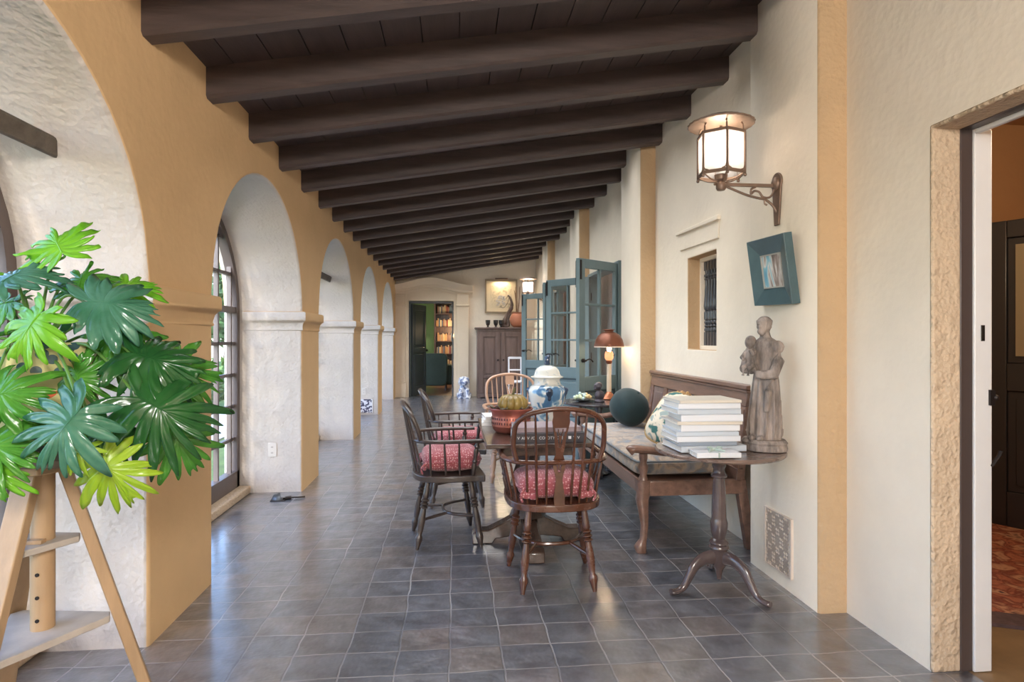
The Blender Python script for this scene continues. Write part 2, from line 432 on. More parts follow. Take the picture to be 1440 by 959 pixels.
# --- house wall (right)
def holed(mb, x0, x1, ya, yb, za, zb, holes):
    ys = sorted({ya, yb, *[h[0] for h in holes], *[h[1] for h in holes]}); zs = sorted({za, zb, *[h[2] for h in holes], *[h[3] for h in holes]})
    ys = [y for y in ys if ya <= y <= yb]; zs = [z for z in zs if za <= z <= zb]
    inside = lambda y, z: any(h[0] < y < h[1] and h[2] < z < h[3] for h in holes)
    for p, q in zip(ys, ys[1:]):
        for s, t in zip(zs, zs[1:]):
            if inside((p+q)/2, (s+t)/2): continue
            for x in (x0, x1): mb.add([(x,p,s),(x,q,s),(x,q,t),(x,p,t)], [(0,1,2,3)])
    for (p, q, s, t) in holes:
        q0 = [((x0,p,s),(x1,p,s),(x1,p,t),(x0,p,t)), ((x0,q,s),(x1,q,s),(x1,q,t),(x0,q,t)), ((x0,p,t),(x1,p,t),(x1,q,t),(x0,q,t))]
        if s > za: q0.append(((x0,p,s),(x1,p,s),(x1,q,s),(x0,q,s)))
        for f in q0: mb.add(f, [(0,1,2,3)])
    return mb
DOOR1 = (1.22, 2.19, 0, 2.127); WIN = (4.134, 4.66, 1.215, 1.935); DOOR2 = (6.5, 8.03, 0, 2.16); DOOR3 = (9.25, 10.86, 0, 2.16)
mb = holed(MB(), XR, 1.975, Y0, Y1, 0, 3.35, [DOOR1, WIN, DOOR2, DOOR3])
RP = [(-.03, .64), (2.70, 3.37), (5.43, 6.09), (8.17, 8.84), (10.99, 11.66)]
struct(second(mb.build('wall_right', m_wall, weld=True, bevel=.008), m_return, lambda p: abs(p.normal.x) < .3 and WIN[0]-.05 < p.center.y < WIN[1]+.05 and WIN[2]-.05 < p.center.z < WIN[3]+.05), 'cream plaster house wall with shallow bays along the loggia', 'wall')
for i, (a, b) in enumerate(RP):
    nm = ['beside the viewer', 'carrying the near lantern and picture', 'behind the copper domed lamp', 'between the two pairs of glazed doors', 'carrying the far lantern'][i]
    mb = MB(); zt = 3.3
    pr = [(XR+.02, a), (XP+.012, a), (XP, a+.012), (XP, b-.012), (XP+.012, b), (XR+.02, b)]
    mb.prism(pr, 0, zt)
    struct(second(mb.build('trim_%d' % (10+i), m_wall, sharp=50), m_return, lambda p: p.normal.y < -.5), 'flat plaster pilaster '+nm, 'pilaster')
# rough reveal lining of the doorway at the right + slim relief over the small window
mb = MB(); y0, y1, z1 = DOOR1[0], DOOR1[1], DOOR1[3]
for (a, b, c, d) in ((y1-.012, y1+.006, 0, z1+.006), (y0-.006, y0+.012, 0, z1+.006), (y0, y1, z1-.012, z1+.006)):
    mb.box(XR-.004, 1.97, a, b, c, d)
struct(mb.build('trim_20', m_jamb, bevel=.008), 'rough brown plaster reveal round the near doorway', 'door surround')
mb = MB(); mb.prism([(4.08, 2.005), (4.80, 2.015), (4.80, 2.03), (4.845, 2.16), (4.065, 2.16), (4.08, 2.02)], XR-.012, XR+.02, 'yz')
mb.prism([(4.06, 2.13), (4.85, 2.145), (4.86, 2.17), (4.055, 2.165)], XR-.028, XR+.02, 'yz')
struct(mb.build('trim_21', m_wall, bevel=.006), 'shallow plaster lintel relief above the small barred window', 'lintel')

# small window with turned bars
W = thing('window_20', 'small deep window with dark turned wooden bars', 'window', (0,0,0), kind='structure')
y0, y1, z0, z1 = WIN
mb = MB()
for b in ((y0, y0+.03, z0, z1), (y1-.03, y1, z0, z1), (y0+.03, y1-.03, z0, z0+.03), (y0+.03, y1-.03, z1-.03, z1)): mb.box(1.955, 2.0, *b)
mb.build('frame', m_wall, W)
m_spin = M('blackened_bar_wood', srgb(66, 68, 74), .35, var=.2, coat=.3)
SPIN = [(.013,0),(.013,.17),(.02,.18),(.02,.2),(.012,.215),(.02,.235),(.012,.25),(.02,.27),(.02,.285),(.012,.3),(.021,.315),(.021,.40),(.011,.415),(.021,.435),(.023,.47),(.017,.58),(.012,.72),(.014,.78),(.021,.79),(.012,.81),(.021,.825),(.021,.84),(.013,.85),(.013,1)]
for k in range(9):
    y = y0+.055+k*.052
    mb = MB().lathe(SPIN, axis=((1.99,y,z0+.028),(1.99,y,z1-.028)), n=10)
    mb.bar((1.99,y,z0+.028),(1.99,y,z0+.135),.03,.04); mb.bar((1.99,y,z1-.1),(1.99,y,z1-.028),.03,.04)
    mb.build('bar', m_spin, W)
MB().box(2.03, 2.035, y0-.05, y1+.05, z0-.05, z1+.05).build('shutter', M('dark_shutter', srgb(38,36,38), .6), W)

# --- ceiling: boards above sloping beams
mb = MB(); w = .195; x = XB
while x < 2.0:
    a, b = x+.003, min(x+w-.003, 2.02)
    z = ceil_z
    for q in ((0, .022),):
        v = [(a,Y0,z(a)),(b,Y0,z(b)),(b,Y1,z(b)),(a,Y1,z(a)),(a,Y0,z(a)+.02),(b,Y0,z(b)+.02),(b,Y1,z(b)+.02),(a,Y1,z(a)+.02)]
        mb.add(v, [(0,3,2,1),(4,5,6,7),(0,1,5,4),(1,2,6,5),(2,3,7,6),(3,0,4,7)])
    x += w
a, b = XB-.1, 2.1
mb.add([(a,Y0,ceil_z(a)+.025),(b,Y0,ceil_z(b)+.025),(b,Y1+.1,ceil_z(b)+.025),(a,Y1+.1,ceil_z(a)+.025),(a,Y0,ceil_z(a)+.1),(b,Y0,ceil_z(b)+.1),(b,Y1+.1,ceil_z(b)+.1),(a,Y1+.1,ceil_z(a)+.1)],
       [(0,3,2,1),(4,5,6,7),(0,1,5,4),(1,2,6,5),(2,3,7,6),(3,0,4,7)])
struct(mb.build('ceiling', m_board), 'dark stained board ceiling sloping up to the house wall', 'ceiling')
k = 0
for j in range(-9, 17):
    y = 2.62+j*.655
    if y > 13.3: break
    c = .014; xa, xb = XL-.02, XR+.02; rings = []
    for x in (xa, xb):
        zb, zt = ceil_z(x)-.16, ceil_z(x)+.004
        rings.append([(x,y+c,zb),(x,y+.105-c,zb),(x,y+.105,zb+c),(x,y+.105,zt),(x,y,zt),(x,y,zb+c)])
    o = MB().loft(rings).build('ceiling_beam', m_beam, sharp=25)
    tag(o, 'dark stained ceiling beam sloping across the loggia', 'beam', 'ceiling beams of the loggia', 'structure')

# --- end walls
mb = holed(MB(), Y1, Y1+.3, XL-.4, XR+.1, 0, 3.35, [(-.995, .0, 0, 2.14)])
mb.v = [(y, x, z) for x, y, z in mb.v]
struct(mb.build('wall_back', m_wall, weld=True), 'cream end wall of the loggia around the far doorway', 'wall')
struct(MB().box(XB, 2.0, Y0-.15, Y0, 0, 3.35).build('wall_front', m_wall), 'plain cream end wall behind the viewer', 'wall')

# --- stone door surround at the far end
D = thing('door_10', 'carved pale stone doorcase with curved cornice round the far opening', 'door surround', (0,0,0), kind='structure')
yb = Y1+.005
for s, (xa, xb) in (('l', (-1.345, -1.065)), ('r', (.065, .335))):
    mb = MB(); mb.box(xa, xb, Y1-.10, yb, 0, 2.285)
    mb.box(xa-.02, xb+.02, Y1-.13, yb, 0, .32); mb.box(xa-.012, xb+.012, Y1-.118, yb, .32, .36)
    mb.box(xa-.018, xb+.018, Y1-.125, yb, 2.02, 2.06)
    mb.build('pilaster', m_stone, D, bevel=.01)
mb = MB()
top = [(-1.065, 2.14), (-.995, 2.14), (-.995, 2.141), (0, 2.141), (0, 2.14), (.065, 2.14)]
lower = lambda x: 2.285 + .10*max(0, math.cos(PI*(x+.5)/1.15))**1.2 if abs(x+.5) < .575 else 2.285
upper = lambda x: 2.475 + .165*(.5+.5*math.cos(PI*(x+.5)/.93)) if abs(x+.5) < .93 else 2.475
xs = [-1.065+i*(1.13/30) for i in range(31)]
mb.prism([(x, 2.14) for x in (-1.065, .065)] + [(x, lower(x)+.02) for x in reversed(xs)], Y1-.05, yb, 'xz')
mb.box(-1.065, -.995, Y1-.05, yb, 0, 2.14); mb.box(0, .065, Y1-.05, yb, 0, 2.14)
mb.build('architrave', m_stone, D, sharp=30)
mb = MB(); prof = [(0., .08), (.16, .09), (.22, .125), (.45, .135), (.55, .17), (.72, .20), (.86, .235), (.95, .25), (1., .25)]
xs = [-1.45+i*(1.87/48) for i in range(49)]
rings = []
for x in xs:
    lo, up = lower(x), upper(x)
    r = [(x, yb, lo)] + [(x, Y1-d, lo+(up-lo)*t) for t, d in prof] + [(x, yb, up)]
    rings.append(r)
mb.loft(rings).build('cornice', m_stone, D, sharp=28)

# dark door frame + open leaf of the far door
D = thing('door_11', 'dark grey panelled door standing open into the green room', 'door', (-.96, Y1+.1, 0), kind='structure')
m_dkdoor = M('blue_black_paint', srgb(72, 78, 84), .35, var=.1)
mb = MB(); mb.box(-.035, .0, -.05, .05, 0, 2.13); mb.box(.92, .955, -.05, .05, 0, 2.13); mb.box(0, .92, -.05, .05, 2.085, 2.13); mb.build('frame', m_dkdoor, D, bevel=.004)
def panel_leaf(mb, w, h, rails, t=.045, st=.11, inset=.014):
    mb.box(0, st, -t/2, t/2, 0, h); mb.box(w-st, w, -t/2, t/2, 0, h)
    for a, b in rails: mb.box(st, w-st, -t/2, t/2, a, b)
    for (a, b), (c, d) in zip(rails, rails[1:]):
        mb.box(st, w-st, -t/2+inset, t/2-inset, b, c)
        mb.box(st+.05, w-st-.05, -t/2+.004, t/2-.004, b+.05, c-.05)
    return mb
lf = panel_leaf(MB(), .86, 2.08, [(0,.2),(.98,1.1),(1.95,2.08)]).build('leaf', m_dkdoor, D, loc=(.02, .06, 0), rot=(0,0,math.radians(72)), bevel=.005)
MB().ell((.8,-.06,1.02), .028).build('knob', m_black, lf)
# ---------------------------------------------------------------- glazed doors standing open into the loggia
def glazed_leaf(name, label, hinge, free, flip=1):
    w = math.hypot(free[0]-hinge[0], free[1]-hinge[1]); a = math.atan2(free[1]-hinge[1], free[0]-hinge[0])
    D = thing(name, label, 'door', (hinge[0], hinge[1], .012), a, kind='structure')
    h, t, st = 2.118, .045, .095
    mb = MB(); mb.box(0, st, -t/2, t/2, 0, h); mb.box(w-st, w, -t/2, t/2, 0, h)
    for z0, z1 in ((0,.2),(.74,.89),(h-.095,h)): mb.box(st, w-st, -t/2, t/2, z0, z1)
    mb.build('leaf_frame', m_teal, D, bevel=.004)
    mb = MB(); gz0, gz1 = .89, h-.095; m = .024
    mb.box(w/2-m/2, w/2+m/2, -.017, .017, gz0, gz1)
    for k in (1, 2):
        z = gz0+(gz1-gz0)*k/3; mb.box(st, w-st, -.017, .017, z-m/2, z+m/2)
    mb.build('glazing_bar', m_teal, D, bevel=.003)
    mb = MB().box(st-.005, w-st+.005, -.002, .002, gz0-.005, gz1+.005); mb.build('pane', m_glass, D)
    mb = MB(); mb.box(st, w-st, -.008, .008, .2, .74); mb.box(st+.055, w-st-.055, -.016, .016, .255, .685)
    pn = mb.build('lower_panel', m_teal, D, bevel=.006)
    mb = MB()
    for s in (-1, 1):
        for z0, z1 in ((.2,.222),(.718,.74)): mb.box(st, w-st, s*.012-.006, s*.012+.006, z0, z1)
        for x0 in (st, w-st-.022): mb.box(x0, x0+.022, s*.012-.006, s*.012+.006, .222, .718)
    mb.build('panel_moulding', M('dark_moulding', srgb(44, 58, 64), .4), D)
    mb = MB()
    for s in (-1, 1):
        mb.lathe([(.02,0),(.02,.5),(.011,.55),(.011,1)], axis=((w-.05,s*t/2,1.06),(w-.05,s*(t/2+.05),1.06)), n=12)
        mb.tube(smooth_path([(w-.05,s*.068,1.06),(w-.09,s*.072,1.073),(w-.13,s*.072,1.068),(w-.165,s*.07,1.045)]), .0075, 8)
    mb.build('handle', m_black, D)
    mb = MB(); mb.box(w-.03, w-.012, -t/2-.012, t/2+.012, h-.22, h-.02); mb.tube([(w-.02,-t/2-.014,h-.3),(w-.02,-t/2-.014,h-.03)], .006, 8); mb.build('bolt', m_black, D)
    mb = MB()
    for z in (.25, 1.05, 1.85): mb.tube([(0,-t/2-.004,z-.05),(0,-t/2-.004,z+.05)], .009, 8)
    mb.build('hinge', m_black, D)
    return D
glazed_leaf('door_20', 'grey teal glazed door leaf nearest the copper domed lamp, seen from its shaded side', (1.83,6.58), (1.27,6.13))
glazed_leaf('door_21', 'pale teal glazed door leaf right behind the blue and white jar', (1.82,7.97), (1.33,8.56))
glazed_leaf('door_22', 'glazed teal door leaf seen nearly edge on, far pair', (1.83,9.33), (1.33,8.87))
glazed_leaf('door_23', 'pale teal glazed door leaf in front of the tall brown cabinet, farthest of the four', (1.82,10.79), (1.28,11.28))
for i, d in ((2, DOOR2), (3, DOOR3)):
    mb = MB(); y0, y1, z1 = d[0], d[1], d[3]
    mb.box(1.80, 1.98, y0, y0+.035, 0, z1); mb.box(1.80, 1.98, y1-.035, y1, 0, z1); mb.box(1.80, 1.98, y0+.035, y1-.035, z1-.04, z1)
    struct(mb.build('trim_%d' % (22+i), m_teal, bevel=.004), 'teal door frame set in the wall, '+('nearer pair of glazed doors' if i == 2 else 'farther pair of glazed doors'), 'door frame')

# ---------------------------------------------------------------- inner parlour seen through those doors
m_mauve = stucco('mauve_grey_plaster', (196, 176, 168), bump=.05, bs=20)
m_floorwood = wood('waxed_floor_boards', (120, 84, 56), .35, 1, .3, .3, 3)
struct(MB().box(2.0, 5.4, 5.5, 12.2, -.12, -.001).build('floor_inner', m_floorwood), 'waxed timber floor of the room beyond the glazed doors', 'floor')
mb = MB(); mb.box(5.4, 5.5, 5.4, 12.3, 0, 3.0)
struct(mb.build('wall_inner', m_mauve), 'mauve grey wall of the room beyond the glazed doors', 'wall')
struct(MB().box(1.985, 5.4, 5.4, 5.5, 0, 3.0).build('wall_inner_near', m_mauve), 'near cross wall of the room beyond the glazed doors', 'wall')
struct(MB().box(1.985, 5.4, 12.2, 12.3, 0, 3.0).build('wall_inner_far', m_mauve), 'far cross wall of the room beyond the glazed doors', 'wall')
struct(MB().box(1.98, 5.5, 5.4, 12.3, 3.0, 3.05).build('ceiling_inner', m_mauve), 'ceiling of the room beyond the glazed doors', 'ceiling')
m_curt = M('white_curtain', srgb(222, 222, 226), .8, var=.04)
for k, (x, y) in enumerate(((2.15, 8.35), (2.15, 11.2))):
    mb = MB(); n = 60; rows = []
    for z in (.02, 1.2, 2.4):
        rows.append([(x+.05*math.sin(i*.85)+.01*z, y-.3+.6*i/n, z) for i in range(n+1)])
    for r0, r1 in zip(rows, rows[1:]):
        v = r0+r1; mb.add(v, [(i, i+1, n+2+i, n+1+i) for i in range(n)])
    tag(mb.build('curtain', m_curt, solid=.004), ('white curtain hanging inside beyond the nearer glazed doors', 'white curtain hanging inside beyond the farther glazed doors')[k], 'curtain')

# ---------------------------------------------------------------- room behind the near doorway on the house side
m_tan = stucco('warm_tan_plaster', (168, 128, 92), bump=.1, bs=16)
struct(MB().box(2.0, 5.0, -1.0, 4.9, -.12, -.002).build('floor_study', M('brown_tile', srgb(128, 104, 74), .45, var=.2, vs=6, bump=.1)), 'brown floor of the room behind the near doorway', 'floor')
struct(MB().box(1.985, 5.0, 4.15, 4.25, 0, 2.9).build('wall_study_far', m_tan), 'warm tan end wall of the room behind the near doorway', 'wall')
struct(MB().box(5.0, 5.1, -1.0, 4.25, 0, 2.9).build('wall_study_side', m_tan), 'warm tan side wall of the room behind the near doorway', 'wall')
struct(MB().box(1.985, 5.1, -1.1, -1.0, 0, 2.9).build('wall_study_near', m_tan), 'warm tan near wall of the room behind the near doorway', 'wall')
struct(MB().box(1.98, 5.1, -1.1, 4.25, 2.9, 2.95).build('ceiling_study', m_tan), 'tan ceiling of the room behind the near doorway', 'ceiling')
# frame and white jamb of the doorway
D = thing('door_1', 'white door jamb with flush latch beside the dark frame of the near doorway', 'door', (0,0,0), kind='structure')
y1, z1 = DOOR1[1], DOOR1[3]
mb = MB(); mb.box(1.965, 2.018, y1-.014, y1+.05, 0, z1+.03); mb.box(1.965, 2.018, DOOR1[0]-.05, DOOR1[0]+.014, 0, z1+.03); mb.box(1.965, 2.018, DOOR1[0]+.014, y1-.014, z1-.014, z1+.03)
mb.build('frame', M('dark_brown_paint', srgb(78, 66, 62), .4), D, bevel=.004)
mb = MB(); mb.box(2.018, 2.092, y1-.022, y1+.02, 0, z1-.01); mb.box(2.018, 2.04, DOOR1[0], y1-.022, z1-.03, z1-.01)
mb.build('jamb', m_white, D, bevel=.004)
mb = MB(); mb.box(2.044, 2.058, y1-.026, y1-.02, 1.29, 1.352); mb.build('latch_plate', M('brass_plate', srgb(60, 54, 48), .4, .7), D, bevel=.001)
mb = MB(); mb.box(2.076, 2.096, y1-.032, y1-.02, 1.04, 1.10); mb.ell((2.102,y1-.027,1.07), .012); mb.tube([(2.09,y1-.02,.80),(2.125,y1-.02,.845),(2.13,y1-.02,.86)], .008, 8)
mb.build('strike', m_black, D)
D = thing('door_2', 'black panelled door standing open beyond the near doorway', 'door', (3.74,3.92,.01), math.radians(-62), kind='structure')
panel_leaf(MB(), .85, 2.1, [(0,.22),(.80,.98),(1.2,1.21),(1.98,2.1)] if False else [(0,.24),(.93,1.12),(1.98,2.1)], st=.12).build('leaf', M('black_door_paint', srgb(46, 46, 50), .35, coat=.2), D, bevel=.006)
mb = MB().box(.17, .68, -.0235, .0235, 1.17, 1.93)
mb.build('pane', M('beige_blind', srgb(150, 138, 112), .6), D)
m_rug = ramp_mat('persian_rug', [(.3,(96,44,36)),(.42,(168,104,78)),(.5,(112,52,42)),(.6,(186,140,110)),(.7,(74,48,52))], 9, .95, bump=.5, detail=6)
mb = MB(); mb.prism([(2.35,2.62),(3.3,2.2),(4.6,2.2),(4.6,3.9),(2.35,3.9)], 0, .012)
R = tag(mb.build('rug', m_rug), 'faded red patterned rug on the floor beyond the near doorway', 'rug')
mb = MB(); mb.bar((2.35,2.62,.007),(3.3,2.2,.007),.14,.016); mb.build('border', M('rug_border', srgb(84,66,66), .95, var=.3, vs=30), R)

# ---------------------------------------------------------------- green room behind the far doorway
m_green = stucco('olive_green_plaster', (112, 132, 84), bump=.05, bs=20)
struct(MB().box(-2.6, 2.6, Y1+.3, 18.2, -.12, -.001).build('floor_library', m_floorwood), 'wooden floor of the green room beyond the far doorway', 'floor')
mb = MB(); mb.box(-2.6, 2.6, 18.0, 18.1, 0, 3.0); struct(mb.build('wall_library_back', m_green), 'olive green wall at the back of the room beyond the far doorway', 'wall')
struct(MB().box(-2.7, -2.6, Y1+.3, 18.1, 0, 3.0).build('wall_library_left', m_green), 'left green wall of the room beyond the far doorway', 'wall')
struct(MB().box(2.6, 2.7, Y1+.3, 18.1, 0, 3.0).build('wall_library_right', m_green), 'right green wall of the room beyond the far doorway', 'wall')
struct(MB().box(-2.7, 2.7, Y1+.3, 18.1, 3.0, 3.05).build('ceiling_library', m_green), 'ceiling of the green room', 'ceiling')
m_sofa = M('dark_green_velvet', srgb(58, 70, 60), .85, var=.12, sheen=.05)
S = thing('sofa', 'dark green armchair seen from behind through the far doorway', 'armchair', (-.48,15.35,0))
MB().pillow((0,0,.52), .33, .13, .41, e=.2, e2=.3).build('backrest', m_sofa, S)
MB().pillow((0,.38,.34), .32, .36, .14, e=.2, e2=.3).build('seat', m_sofa, S)
for s in (-1, 1): MB().pillow((s*.36,.36,.38), .08, .4, .26, e=.3, e2=.3).build('arm', m_sofa, S)
for x in (-.28, .28):
    for y in (-.05, .66): MB().lathe([(.03,0),(.02,.12),(.03,.22)], (x,y,0), 10).build('leg', m_beam, S)
S = thing('bookcase', 'dark bookcase of lit shelves beyond the far doorway', 'bookcase', (-.10,17.2,0))
m_case = wood('walnut_case', (70, 48, 36), .45, 2, .2)
mb = MB(); mb.box(-.45, -.41, -.02, .3, 0, 2.6); mb.box(.71, .75, -.02, .3, 0, 2.6); mb.box(-.41, .71, .27, .3, 0, 2.6); mb.box(-.41, .71, -.02, .3, 2.56, 2.6); mb.box(-.41, .71, -.02, .27, 0, .08)
mb.build('carcass', m_case, S)
SH = (.45, .86, 1.22, 1.62, 2.0, 2.3)
for z in SH: MB().box(-.41, .71, -.01, .27, z-.012, z+.012).build('shelf', m_case, S)
cols = [(150,110,70),(120,80,60),(176,150,110),(96,70,60),(140,120,96),(104,44,38),(70,80,90)]
bm_ = [M('book_cloth_%d' % i, srgb(*c), .7) for i, c in enumerate(cols)]
rnd = random.Random(3)
for z in (.08, .45, .86, 1.22, 1.62, 2.0):
    x = -.40 + rnd.random()*.05
    while x < .64:
        w = rnd.uniform(.02, .045); h = rnd.uniform(.17, .25)
        zz = z + (.013 if z > .1 else .001)
        if z in (1.22, 1.62) and .03 < x < .38: x += .06; continue
        tag(MB().box(x, x+w-.002, .03, .2, zz, zz+h).build('book', rnd.choice(bm_), S and None, loc=(-.10,17.2,0), bevel=.002), 'small old book standing in the lit bookcase beyond the far doorway', 'book', 'books in the far bookcase')
        x += w+.001
P = MB().lathe([(.05,0),(.06,.005),(.11,.02),(.13,.035),(.12,.035),(.05,.012),(0,.01)], (0,0,0), 24)
tag(P.build('plate', M('cream_plate', srgb(220,190,140), .3), loc=(.11,17.215,1.362), rot=(math.radians(78),0,0)), 'cream plate propped on the lit shelf of the far bookcase', 'plate')
mb = MB().lathe([(.05,0),(.07,.05),(.075,.1),(.05,.16),(.03,.18),(.035,.2)], (0,0,0), 20)
tag(mb.build('vase', M('tan_vase', srgb(190,140,90), .4), loc=(.14,17.3,1.633)), 'tan vase between books on an upper shelf of the far bookcase', 'vase')

# ---------------------------------------------------------------- garden outside the arches
m_grass = M('lawn_grass', srgb(98, 120, 58), .9, var=.35, vs=3, bump=.4, bs=30)
struct(MB().box(-40, XB-.02, -25, 40, -.3, -.14).build('ground_outside', m_grass), 'lawn outside the arches', 'lawn')
struct(MB().box(-4.6, -3.3, -25, 40, -.14, -.12).build('path_outside', M('pale_paving', srgb(190,186,180), .8, var=.1)), 'pale paved path outside the arches', 'path')
m_leafg = [M('garden_leaf_%d' % i, srgb(*c), .6, var=.3, vs=3) for i, c in enumerate([(70,100,46),(96,124,58),(52,84,44)])]
m_bark = M('bark', srgb(92,76,62), .9, var=.3, bump=.5)
def foliage(rn, c, r, n, size):
    mb = MB()
    for _ in range(n):
        d = Vector((rn.gauss(0,1), rn.gauss(0,1), rn.gauss(0,1))).normalized()*rn.uniform(.55,1)**.6
        p = Vector(c)+Vector((d.x*r[0], d.y*r[1], d.z*r[2]))
        a = Vector((rn.gauss(0,1), rn.gauss(0,1), rn.gauss(0,1))).normalized(); b = a.orthogonal().normalized(); s = size*rn.uniform(.6,1.3)
        mb.add([p-a*s, p+b*s*.4, p+a*s, p-b*s*.4], [(0,1,2,3)])
    return mb
rn = random.Random(11)
for i, (x, y, h) in enumerate([(-10.5, 15, 4.5), (-12.5, 24, 5.5), (-13, 33, 6), (-15.5, 8, 5), (-17, 19, 6), (-12.5, 41, 6), (-7.6, 21, 3.6), (-9.2, 28, 4.2), (-7.2, 31, 4.6), (-11, 36, 5)]):
    T = thing('garden_tree', 'leafy garden tree seen through the arched windows', 'tree', (x,y,-.14), group='garden trees outside')
    MB().tube([(0,0,0),(.08,.05,h*.3),(.0,.1,h*.6)], [.16,.12,.07], 8).build('trunk', m_bark, T)
    foliage(rn, (0,0,h*.68), (1.7,1.7,h*.34), 900, .22).build('foliage', m_leafg[i % 3], T)
for i, (x, y) in enumerate([(-5.5, 8.5), (-5.6, 10.6), (-5.4, 12.7), (-5.7, 15.0), (-5.5, 17.4), (-5.6, 20), (-5.6, 3), (-5.5, .5), (-5.6, 5.5)]):
    B = foliage(rn, (0,0,.45), (.75,.9,.55), 700, .09)
    B.ell((0,0,.4), (.55,.7,.48), 12, 8)
    tag(B.build('garden_shrub', m_leafg[(i+1) % 3], loc=(x,y,-.14)), 'rounded green shrub along the path outside the arches', 'shrub', 'garden shrubs outside')
